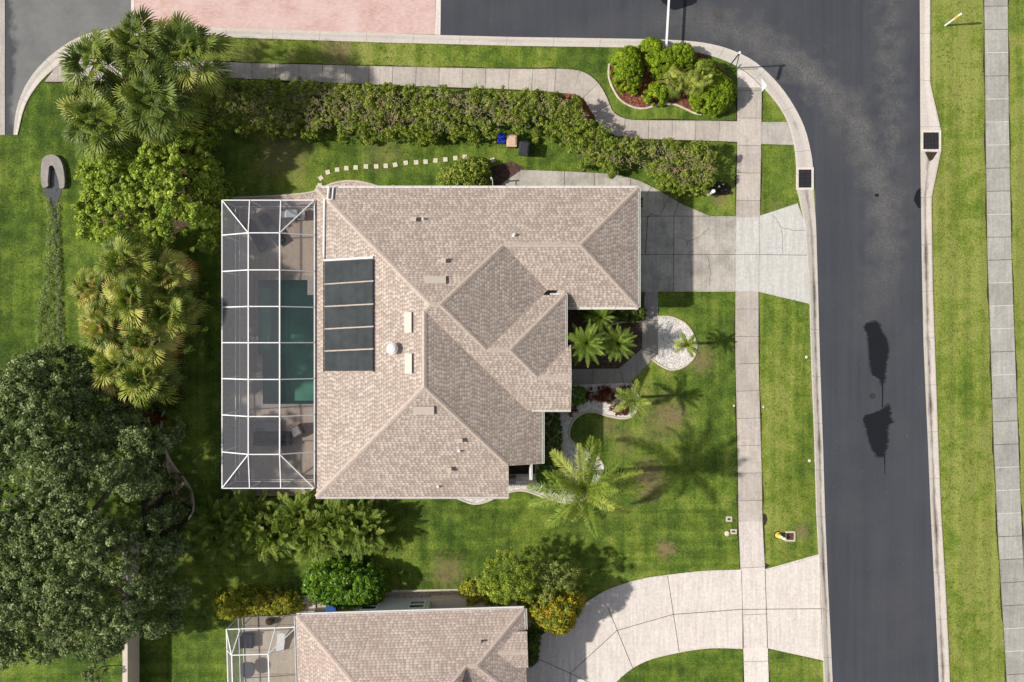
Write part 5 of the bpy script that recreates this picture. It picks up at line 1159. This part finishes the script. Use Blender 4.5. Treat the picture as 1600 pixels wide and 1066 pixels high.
shrub('oak_sapling', 'small loose clump of grey-green leaves below the oak at the bottom left', 'small tree', [(140,1040),(155,1033),(172,1040),(170,1052),(155,1058),(142,1052)], 3.0, 'leaf_oak', zb=1.8, edge=.5, dens=14, seed=61, leaf=.15, gap=.4, trunk=[(160, 1042, .04, [(150,1045,2.8),(165,1042,2.8)])])
shrub('shrub', 'dark shaded shrub under the oak inside the grey curved edging', 'shrub', [(255,735),(280,745),(296,770),(298,795),(285,815),(262,800),(250,770)], 1.3, 'leaf_dark', seed=62, leaf=.2, asp=.2, dens=12)
shrub('shrub', 'dark reddish shrub peeping out between the fan palms and the oak', 'shrub', [(225,640),(250,636),(252,655),(250,680),(235,690),(222,670)], 1.6, 'leaf_red', seed=63, leaf=.15, dens=12)
shrub('understorey_shrub', 'dark understorey, added for its shade, filling the side of the yellowing palms that faces the pool cage', 'bush', [(205,400),(250,392),(285,420),(305,450),(300,490),(285,540),(272,590),(262,632),(235,650),(205,620),(195,540),(198,460)], 3.0, 'leaf_dark', edge=1.2, dens=13, cr=.3, lpc=34, leaf=.2, asp=.4, lump=.4, seed=64, ze=2.0)  # low dark fronds, with mass added to close gaps in the palms' shade
# --- shrubs around ---
shrub('round_bush', 'big rounded glossy green bush north of the pink-roofed house', 'bush', [(470,912),(482,892),(505,880),(535,877),(568,880),(592,892),(605,912),(602,932),(585,947),(560,953),(525,951),(495,945),(475,932)], 2.5, 'leaf_glossy', edge=1.3, dens=17, cr=.24, lpc=32, leaf=.16, lump=.12, lsc=1.4, asp=.75, seed=8, ze=1.4)
shrub('croton_shrub', 'yellow-green croton row above the small pool cage', 'shrub', [(330,940),(345,928),(375,922),(410,924),(440,926),(465,932),(472,945),(465,958),(430,966),(395,964),(360,970),(338,965)], 1.5, 'leaf_croton', dens=40, cr=.2, leaf=.15, asp=.4, lump=.2, seed=9, ze=.9, lpc=26)
shrub('tree', 'airy lime-green tree, left of the clump beside the curved pale driveway', 'tree', [(748,895),(765,868),(785,856),(812,862),(832,878),(845,900),(842,925),(825,940),(795,945),(765,938),(748,920)], 4.2, 'leaf_lime', zb=1.8, edge=1.6, clus=(3.0, .58), dens=34, cr=.2, lpc=30, leaf=.12, lump=.25, seed=10, ze=3, gap=.15, trunk=[(800, 880, .08, [(770,890,3.6),(810,870,3.8),(830,900,3.6),(790,925,3.6)])])
shrub('tree', 'olive-green tree with fine grey twigs, right of the lime-green tree', 'tree', [(832,890),(850,876),(878,874),(900,886),(906,905),(900,925),(880,945),(855,940),(838,922)], 3.6, 'leaf_olive', zb=1.5, edge=1.2, clus=(3.0, .52), dens=34, cr=.2, lpc=30, leaf=.11, lump=.25, seed=11, ze=2.6, gap=.15, trunk=[(858, 890, .07, [(845,900,3.2),(870,890,3.3),(885,910,3.2)])])
shrub('croton_shrub', 'dark low croton left of the tree clump against the pink-roofed house', 'shrub', [(718,920),(735,910),(760,912),(785,925),(800,940),(780,948),(750,948),(725,946)], 1.3, 'leaf_croton', dens=36, leaf=.15, asp=.45, seed=12, cr=.18)
shrub('croton_shrub', 'big orange and yellow croton overhanging the corner of the pink roof', 'shrub', [(812,948),(830,930),(860,925),(890,920),(912,932),(914,950),(908,968),(900,985),(880,1000),(855,995),(828,978)], 3.4, 'leaf_orange', zb=.6, edge=1.2, dens=20, cr=.28, lpc=26, leaf=.26, asp=.28, lump=.3, seed=13, ze=3.0)
shrub('shrub', 'dark green shrub between the pink-roofed house and the curved driveway', 'shrub', [(822,990),(840,985),(842,1010),(838,1035),(822,1042),(815,1020)], 1.2, 'leaf_dark', dens=40, seed=14, leaf=.12)
shrub('croton_shrub', 'yellow-green shrub on the north side of the roof beside the brown mulch', 'shrub', [(682,275),(690,262),(705,255),(720,246),(745,243),(762,252),(766,270),(762,288),(745,300),(705,302),(684,295)], 1.7, 'leaf_varieg', dens=34, cr=.2, lpc=26, leaf=.16, asp=.55, lump=.2, seed=15, ze=1.2)
for i, (x0, x1, l) in enumerate([(600, 640, 'left'), (652, 682, 'right')]):
    shrub('flower_bed_plant', 'low yellow plants at the north eave, the %s of two patches' % l, 'plant', [(x0,297),(x0+6,291),(x1-6,291),(x1,298),(x1-4,302),(x0+4,302)], .4, 'leaf_croton', dens=35, cr=.09, leaf=.09, seed=16+i, ze=.2, edge=.2)
# box hedges at the front
shrub('clipped_shrub', 'dark clipped shrub strip along the east wall below the front gravel', 'shrub', [(844,645),(860,646),(874,650),(877,680),(876,705),(870,722),(844,722)], 1.1, 'leaf_dark', dens=46, cr=.15, leaf=.12, lpc=26, seed=18, edge=.4)
shrub('clipped_shrub', 'sunlit clipped shrub right of the small porch, partly under the big feather palm', 'shrub', [(842,725),(862,722),(876,730),(880,750),(878,765),(862,771),(846,768),(840,750)], 1.1, 'leaf_glossy', dens=46, cr=.15, leaf=.12, lpc=26, seed=19, edge=.5)
shrub('clipped_shrub', 'small square clipped shrub between the walkway and the red foliage', 'shrub', [(892,607),(905,605),(914,608),(915,620),(912,630),(895,631)], .9, 'leaf_glossy', dens=50, cr=.13, leaf=.12, lpc=26, seed=20, edge=.3)
shrub('clipped_shrub', 'dark clipped shrub row under the south eave of the garage wing', 'shrub', [(905,478),(960,476),(1004,478),(1009,488),(1006,498),(980,503),(940,500),(905,497)], 1.0, 'leaf_dark', dens=46, cr=.15, leaf=.12, lpc=26, seed=21, edge=.4)
shrub('clipped_shrub', 'tiny dark clipped shrub against the east face of the garage', 'shrub', [(996,308),(1003,309),(1004,322),(1003,336),(996,336)], .9, 'leaf_dark', dens=40, cr=.1, leaf=.08, seed=22, edge=.2)
for i, (pts, l) in enumerate([([(916,610),(930,607),(950,606),(953,618),(945,628),(930,625),(917,628)], 'left of the front gravel bed'), ([(938,612),(955,606),(962,614),(958,626),(945,630)], 'in the middle of the front gravel bed'),
                   ([(968,606),(980,603),(987,610),(984,620),(972,618)], 'at the walkway end of the front gravel bed'), ([(952,634),(965,630),(978,632),(984,642),(972,650),(958,646)], 'at the lower tip of the front gravel bed'),
                   ([(889,632),(900,630),(902,642),(893,650),(888,645)], 'tight under the entrance eave beside the square clipped shrub')]):
    shrub('bromeliad_clump', 'dark red bromeliads ' + l, 'plant', pts, .45, 'leaf_red', dens=40, cr=.14, leaf=.17, asp=.22, lpc=16, seed=24+i, edge=.25, group='dark red bromeliad clumps', ze=.3)
# island bed shrubs
shrub('clipped_shrub', 'oval clipped shrub at the left of the island bed', 'shrub', [(956,100),(962,82),(975,72),(992,72),(1002,85),(1005,108),(1003,130),(995,142),(975,140),(960,128)], 1.5, 'leaf_shrub', dens=46, cr=.17, lpc=34, leaf=.125, asp=.62, lump=.07, seed=30, edge=.8, ze=.9)
shrub('clipped_shrub', 'heart-shaped double shrub at the top of the island bed', 'shrub', [(1001,75),(1005,62),(1018,57),(1032,62),(1042,74),(1055,68),(1072,66),(1085,76),(1088,92),(1078,104),(1060,112),(1040,119),(1022,115),(1012,100)], 1.5, 'leaf_shrub', dens=46, cr=.17, lpc=34, leaf=.125, asp=.62, lump=.1, seed=31, edge=.8, ze=.9)
shrub('clipped_shrub', 'small round shrub in the red mulch at the foot of the island bed', 'shrub', [(1007,145),(1014,132),(1027,127),(1042,134),(1046,148),(1040,160),(1022,163),(1010,158)], 1.0, 'leaf_shrub', dens=46, cr=.16, lpc=34, leaf=.125, asp=.62, seed=32, edge=.6, ze=.6)
shrub('clipped_shrub', 'large two-lobed clipped shrub at the right of the island bed', 'shrub', [(1082,110),(1088,96),(1102,90),(1116,96),(1122,108),(1135,118),(1150,133),(1151,150),(1140,165),(1120,177),(1100,174),(1080,160),(1078,140)], 1.5, 'leaf_shrub', dens=46, cr=.17, lpc=34, leaf=.125, asp=.62, lump=.12, seed=33, edge=.8, ze=.9)
# --- wet weeds in the swale ---
g = np.random.default_rng(77)
V, F, rnd = mass(GL(smooth([(68,300),(78,312),(86,322),(95,300),(94,330),(95,380),(98,440),(99,500),(102,560),(64,560),(58,500),(68,440),(74,380),(76,330)], 3, True)), .20, .05, .7, 60, .16, 16, .10, g, .05, 2, .25, .1, False, 70)
o = npmesh('swale_weeds', V, F, 'leaf_weed', rnd); o['kind'] = 'stuff'

mb = MB(); mb.prism(GL([(84,320),(88,330),(89,350),(91,380),(90,410),(93,440),(94,470),(96,500),(95,530),(99,560),(95,560),(92,530),(92,500),(90,470),(90,440),(87,410),(87,380),(86,350),(83,335)]), -.02, .014); o = mb.build('wet_channel', 'water_gray'); o['kind'] = 'structure'
# ================= PALMS =================
def fan_crown(seed, nf, L, pet, mat, dry=0.0, name='crown', lo=-38, jit=6):
    g = np.random.default_rng(seed); VV = []; FF = []; RR = []; b = 0
    def add(V, F, r):
        nonlocal b
        VV.append(V); FF.append(F+b); RR.append(np.full(len(V), r) if np.isscalar(r) else r); b += len(V)
    for i in range(nf):
        f = i/nf; az = i*2.39996 + g.normal()*.25; el = math.radians(78 - (78-lo)*f**.85 + g.normal()*jit)
        age = f; r0 = np.clip(.22 + .17*g.normal() + dry*(.68*g.random()**1.8) + (.42 if (f > .8 and g.random() < .35+dry*.6) else 0), 0, 1)
        pl = pet*(.55+.5*f)*g.uniform(.9, 1.1); Lb = L*g.uniform(.85, 1.1)*(.75+.25*min(1, f*3))
        t = np.linspace(0, 1, 5); sag = .22*pl*t**2*(.3+f)
        R = Matrix.Rotation(az, 3, 'Z')
        pp = np.array([R @ Vector((pl*k*math.cos(el), 0, pl*k*math.sin(el)-s)) for k, s in zip(t, sag)])
        d = pp[-1]-pp[-2]; d /= np.linalg.norm(d)
        side = np.cross(d, [0, 0, 1]); side /= np.linalg.norm(side)+1e-9; roll = g.normal()*.35; up = np.cross(side, d)
        side, up = side*math.cos(roll)+up*math.sin(roll), up*math.cos(roll)-side*math.sin(roll)
        wv = .022; V = np.concatenate([pp+side*wv, pp-side*wv, pp+up*wv*1.2]); n = 5
        F = [(k, k+1, n+k+1, n+k) for k in range(4)] + [(n+k, n+k+1, 2*n+k+1, 2*n+k) for k in range(4)] + [(2*n+k, 2*n+k+1, k+1, k) for k in range(4)]
        add(V, np.array(F), min(r0+.22, 1))
        ns = 26; h = pp[-1]
        for k in range(ns):
            a = (k/(ns-1)*2-1); ang = a*math.radians(118); ln = Lb*(1-.30*abs(a)**1.5)*g.uniform(.88, 1.06)
            dirv = d*math.cos(ang)+side*math.sin(ang); cup = up*(.30*math.cos(ang)**2+.05)
            hub = h + d*(.0 if abs(a) > .25 else .12*Lb)
            q = np.cross(up, dirv); q /= np.linalg.norm(q); wid = Lb*.5*math.radians(236)/ns*.52
            pl_ = (-1)**k*.03*Lb
            droop = np.array([0, 0, -1.0])*(.18+.30*f+.12*g.random())*ln
            s1 = hub+dirv*ln*.45+cup*ln*.30+up*pl_; s2 = hub+dirv*ln*.78+cup*ln*.34+droop*.28+up*pl_*.5; s3 = hub+dirv*ln*.98+cup*ln*.16+droop*.85
            V = np.array([hub, s1+q*wid+up*.02, s1-q*wid-up*.02, s2+q*wid*.55, s2-q*wid*.55, s3]); 
            V = np.concatenate([V, V[5:6]+q*.004])
            add(V, np.array([(0, 2, 1, 1), (1, 2, 4, 3), (3, 4, 6, 5)]), np.array([r0-.12, r0, r0-.05, r0+.1, r0+.05, r0+.28, r0+.28]).clip(0, 1))
    V = np.concatenate(VV); F = np.concatenate(FF); r_ = np.concatenate(RR)
    me_o = npmesh_quadtri(name, V, F, mat, r_); return me_o
def npmesh_quadtri(name, V, F, mat, rnd):
    faces = [tuple(int(i) for i in (f if f[2] != f[3] else f[:3])) for f in F]
    me = bpy.data.meshes.new(name); me.from_pydata([tuple(v) for v in V], [], faces); me.update()
    a = me.attributes.new('rnd', 'FLOAT', 'POINT'); a.data.foreach_set('value', np.asarray(rnd, np.float32)); me.materials.append(MT[mat]); return me
def feather_crown(seed, nf, L, mat, el0=75, el1=-15, droop=.55, lw=.03, ll=.42, ns=26, name='crown', vee=.35, sub=(0, .5), jit=.12):
    g = np.random.default_rng(seed); VV = []; FF = []; RR = []; b = 0
    for i in range(nf):
        f = (i+.5)/nf; az = i*2.39996+g.normal()*.2; el = math.radians(el0-(el0-el1)*f+g.normal()*(5+20*(jit > .2)*.4)); Lf = L*g.uniform(.85, 1.08)*(.8+.2*min(1, f*2)); r0 = .40+g.normal()*.13+(.12 if f > .8 else 0)
        t = np.linspace(0, 1, ns); ang = el - droop*(t**1.5)*1.6*(.6+.6*f); ds = Lf/(ns-1)
        x = np.r_[0, np.cumsum(np.cos(ang[:-1])*ds)]; z = np.r_[0, np.cumsum(np.sin(ang[:-1])*ds)]
        y = .10*Lf*t**2*g.normal()
        c, s = math.cos(az), math.sin(az); pp = np.stack([x*c-y*s, x*s+y*c, z], 1)
        T = np.gradient(pp, axis=0); T /= np.linalg.norm(T, axis=1)[:, None]; side = np.cross(T, [0, 0, 1.]); side /= np.linalg.norm(side, axis=1)[:, None]+1e-9; up = np.cross(side, T)
        w_ = (.028*(1-t*.8))[:, None]; V = np.concatenate([pp+side*w_, pp-side*w_, pp-up*w_]); n = ns
        F = [(k, k+1, n+k+1, n+k) for k in range(n-1)]+[(n+k, n+k+1, 2*n+k+1, 2*n+k) for k in range(n-1)]+[(2*n+k, 2*n+k+1, k+1, k) for k in range(n-1)]
        VV.append(V); FF.append(np.array(F)+b); RR.append(np.full(len(V), min(1, r0+.4))); b += len(V)
        for k in range(2, ns):
            for sg in (-1, 1):
                for sub_ in sub:
                    kk = min(k+sub_, ns-1); p = np.array([np.interp(kk, range(ns), pp[:, j]) for j in range(3)]); tt = kk/(ns-1)
                    l_ = ll*math.sin(math.pi*(.12+.83*tt))**.7*g.uniform(.85, 1.12)
                    dv = side[k]*sg*1.0 + T[k]*(.45+.7*tt+g.normal()*jit) + up[k]*vee*g.uniform(-.3, 1.4); dv /= np.linalg.norm(dv); q = np.cross(dv, up[k]); q /= np.linalg.norm(q)
                    m_ = p+dv*l_*.5; e = p+dv*l_*.97+np.array([0, 0, -1])*l_*.32
                    VV.append(np.array([p-q*lw*.35, p+q*lw*.35, m_+q*lw*.6, m_-q*lw*.6, e+q*.003, e-q*.003])); FF.append(np.array([(0,1,2,3),(3,2,4,5)])+b)
                    rr = r0+g.normal()*.06; RR.append(np.clip(np.array([rr, rr, rr+.03, rr+.03, rr+.16, rr+.16]), 0, 1)); b += 6
    return npmesh_quadtri(name, np.concatenate(VV), np.concatenate(FF), mat, np.concatenate(RR))
def palm_at(name, label, cat, px, py, z, me, rad=.16, group=None, rot=0, sc=1.0, lean=0.0):
    c = G(px, py, z); t = thing(name, label, cat, (c[0], c[1], 0), group)
    mb = MB(); rs = random.Random(int(px*7+py)); n = 10; lx, ly = rs.uniform(-1, 1)*lean, rs.uniform(-1, 1)*lean
    pts = [(c[0]+lx*(1-k/n)**2, c[1]+ly*(1-k/n)**2, -.05+(z)*k/n) for k in range(n+1)]
    mb.tube(pts, [rad*(1.35-.35*min(1, k/2)) if k < 2 else rad*(1+.06*(k % 2)) for k in range(n)]+[rad*.8], 10); mb.build('trunk', 'bark', t, smooth=True)
    o = bpy.data.objects.new('crown', me); COL.objects.link(o); o.parent = t; o.location = (0, 0, z-.05); o.rotation_euler = (0, 0, rot); o.scale = (sc,)*3
    return t
FC = [fan_crown(100+i, 29, 1.15, 1.45, 'palm_fan', jit=13) for i in range(4)]
FD = [fan_crown(200+i, 34, 1.1, 1.3, 'palm_fan_dry', dry=.75, lo=-48, jit=11) for i in range(4)]
def fan(i, px, py, z, dry, label, sc=1.0): palm_at('fan_palm', label, 'palm tree', px, py, z, (FD if dry else FC)[i % 4], .17, 'fan palms of the '+('yellowing row by the pool cage' if dry else 'tall clump at the road corner'), rot=i*1.3, sc=sc, lean=.4)
fan(0, 147, 100, 5.6, 0, 'fan palm at the far left of the tall clump, over the kerb corner', 1.06)
fan(1, 216, 68, 6.0, 0, 'topmost fan palm of the tall clump, next to the pink paving', 1.04)
fan(2, 290, 86, 6.2, 0, 'rightmost dark green fan palm of the tall clump over the hedge end', 1.1)
fan(3, 150, 188, 5.4, 0, 'lowest left fan palm of the tall clump, over the left lawn', 1.05)
fan(1, 237, 158, 6.0, 0, 'fan palm at the middle bottom of the tall clump with broad pale fronds', 1.15)
for i, (x, y, z, s, l) in enumerate([(196,408,5.0,.98,'topmost palm of the yellowing row, touching the broadleaf thicket'), (148,452,4.4,.78,'palm bulging left into the lawn in the upper part of the yellowing row'), (256,432,4.4,.85,'palm at the upper right of the yellowing row, facing the pool cage'),
        (205,470,5.2,.95,'tallest palm at the centre of the yellowing row'), (262,488,4.6,.92,'palm reaching farthest right in the yellowing row'), (160,512,4.6,.85,'left palm in the lower middle of the yellowing row'),
        (228,530,5.0,.9,'palm right of the lower middle of the yellowing row'), (178,575,4.6,.85,'palm above the oak at the lower left of the yellowing row'), (226,592,4.8,.95,'lowest palm of the yellowing row, beside the curved grey edging')]):
    fan(i, x, y, z, 1, l, s)
QP = feather_crown(300, 22, 3.35, 'palm_queen', 84, -18, .50, .030, .62, 38, vee=.55, sub=(0, .5), jit=.26)
palm_at('feather_palm', 'big light green feather palm near the front corner of the house', 'palm tree', 913, 765, 5.8, QP, .17, rot=.6)
RB = [feather_crown(310+i, 62, 1.55, 'palm_feather', 84, -22, .5, .014, .24, 22, vee=.4, jit=.15) for i in range(2)]
palm_at('date_palm', 'bushy round date palm right against the entrance roof', 'palm tree', 916, 537, 3.5, RB[0], .12, rot=.3, sc=.95)
palm_at('date_palm', 'bushy date palm in the middle of the courtyard bed, beside the walkway bend', 'palm tree', 965, 537, 2.6, RB[1], .12, rot=1.3, sc=.84)
palm_at('date_palm', 'small dark date palm in the shade of the garage eave', 'palm tree', 938, 496, 1.9, RB[0], .1, rot=2.3, sc=.7)
SP = feather_crown(320, 20, 1.15, 'palm_queen', 75, -8, .5, .020, .27, 20, jit=.2); SP2 = feather_crown(321, 15, 1.8, 'palm_queen', 75, -10, .5, .024, .36, 24, jit=.25, vee=.5)
palm_at('feather_palm', 'small feather palm on the oval white gravel', 'palm tree', 1074, 539, 2.3, SP, .09, rot=.4, sc=.78)
palm_at('feather_palm', 'small feather palm at the lower tip of the front gravel bed', 'palm tree', 989, 627, 2.7, SP2, .09, rot=1.1, sc=.8)
SF = fan_crown(330, 22, .62, .62, 'palm_small', lo=-22)
palm_at('fan_palm', 'small grey-green fan palm in the centre of the island bed', 'palm tree', 1054, 126, 1.3, SF, .12, 'small fan palms of the island bed', rot=1, sc=.95)
palm_at('fan_palm', 'small yellow-green fan palm overlapping the two-lobed shrub', 'palm tree', 1096, 120, 1.8, SF, .12, 'small fan palms of the island bed', rot=2.5, sc=1.05)
AC = [feather_crown(340+i, 34, 2.0, 'palm_areca', 88, 8, .55, .040, .42, 20, vee=.5, jit=.2) for i in range(3)]
for i, (x, y, l) in enumerate([(345,826,'leftmost areca palm of the row below the pool cage, in shade'), (388,812,'second areca palm from the left below the pool cage'), (424,832,'third areca palm from the left, bulging toward the round bush'), (462,812,'middle areca palm just under the south eave corner'),
                 (498,834,'areca palm above the left side of the round bush'), (534,815,'second areca palm from the right below the house'), (566,826,'rightmost sunlit areca palm of the row')]):
    c = G(x, y, 1.3); t = thing('areca_palm', l, 'palm', (c[0], c[1], 0), 'areca palms in the row south of the house')
    mb = MB(); rs = random.Random(i)
    for k in range(7): a = rs.uniform(0, 6.28); mb.tube([(c[0]+.25*math.cos(a), c[1]+.25*math.sin(a), -.03), (c[0]+.32*math.cos(a), c[1]+.32*math.sin(a), .9)], .035, 6)
    mb.build('stems', 'twig', t)
    for k in range(3):
        a = k*2.1+i; o = bpy.data.objects.new('crown', AC[(i+k) % 3]); COL.objects.link(o); o.parent = t; o.location = (.45*math.cos(a), .45*math.sin(a), .85+.15*k); o.rotation_euler = (0, 0, a*1.7+i); o.scale = (.9,)*3

# ================= TURF DETAIL =================
g = np.random.default_rng(99)
def blades(C, n, L, spread):
    C = np.repeat(C, n, axis=0); m = len(C); a = g.uniform(0, 6.28, m); C = C + np.c_[g.normal(size=(m, 2))*spread, np.zeros(m)]
    D = np.c_[np.cos(a), np.sin(a), g.uniform(.3, 1.1, m)]*L*g.uniform(.5, 1.3, (m, 1)); q = np.c_[-np.sin(a), np.cos(a), np.zeros(m)]*L*.10
    V = np.stack([C-q, C+q, C+D*.6+q*.6, C+D*[1, 1, .75]], 1).reshape(-1, 3); V[:, 2] += .004
    return V, np.arange(m*4).reshape(m, 4), np.repeat(np.clip(.5+g.normal(size=m)*.22, 0, 1), 4)
def along(polys, per, off):
    out = []
    for pl in polys:
        P = np.array(GL(pl)); L = np.r_[0, np.cumsum(np.linalg.norm(np.diff(P, axis=0), axis=1))]; n = int(L[-1]*per); t = g.uniform(0, L[-1], n)
        x = np.interp(t, L, P[:, 0]); y = np.interp(t, L, P[:, 1]); out.append(np.c_[x+g.normal(size=n)*off, y+g.normal(size=n)*off, np.zeros(n)])
    return np.concatenate(out)
RK = [(1453,-20),(1453,130),(1470,200)], [(1470,238),(1455,310),(1457,450),(1461,560),(1466,700),(1470,800),(1476,900),(1481,1000),(1484,1080)]
LK = [(1257,350),(1264,450),(1267,560),(1272,690),(1275,800),(1279,870)]
edges = [SL, SR, [(1154,815),(1157,890)], [(1191,815),(1195,890)], PT, PB, list(RK[0]), list(RK[1]), LK, [(1538,-20),(1538,0),(1540,200),(1543,400),(1548,540),(1553,700),(1560,850),(1568,980),(1573,1080)],
         [(1574,0),(1576,200),(1580,400),(1585,540)], ND1[8:], ND2[:20], [(1028,456),(1149,456)], [(1186,456),(1264,475)], [(1000,283),(1030,298),(1065,319),(1110,338),(1150,338)], B3, GE_, BED, B4,
         [(207,57),(450,62),(686,69),(1000,75),(1057,78)], [(1196,891),(1279,867)], [(1200,1014),(1286,1033)], B2, [(1190,192),(1243,192)], [(1188,226),(1243,228)], smooth([(205,60),(150,68),(90,104),(40,165),(28,211)], 4)]
V, F, r_ = blades(along(edges, 26, .035), 3, .075, .02); o = npmesh('grass_edges', V, F, 'leaf_grass', r_); o['kind'] = 'stuff'
LW = [[(1030,458),(1148,458),(1148,640),(1152,740),(1154,888),(1045,896),(950,918),(900,930),(800,850),(600,900),(600,790),(715,785),(760,790),(900,792),(940,760),(930,700),(895,680),(900,655),(1000,650),(1000,600),(1090,560),(1085,510)],
      [(1188,458),(1262,477),(1270,690),(1276,865),(1197,888),(1190,740)], [(1456,0),(1536,0),(1545,540),(1570,1060),(1486,1060),(1458,450),(1472,240)], [(0,215),(30,215),(60,150),(110,135),(130,240),(110,380),(100,560),(0,580)], [(335,215),(780,222),(680,260),(490,285),(330,305)], [(345,62),(940,76),(930,108),(345,96)]]
out = []
for pl in LW:
    P_a = np.array(GL(pl)); lo, hi = P_a.min(0), P_a.max(0); n = int((hi-lo).prod()*16); P = g.uniform(lo, hi, (n, 2)); P = P[inside(P, [tuple(p) for p in P_a])]; P = P[vnoise(P, .9, 12)+g.normal(size=len(P))*.7 > .1]; out.append(np.c_[P, np.zeros(len(P))])
V, F, r_ = blades(np.concatenate(out), 7, .085, .04); o = npmesh('grass_tufts', V, F, 'leaf_grass', r_); o['kind'] = 'stuff'
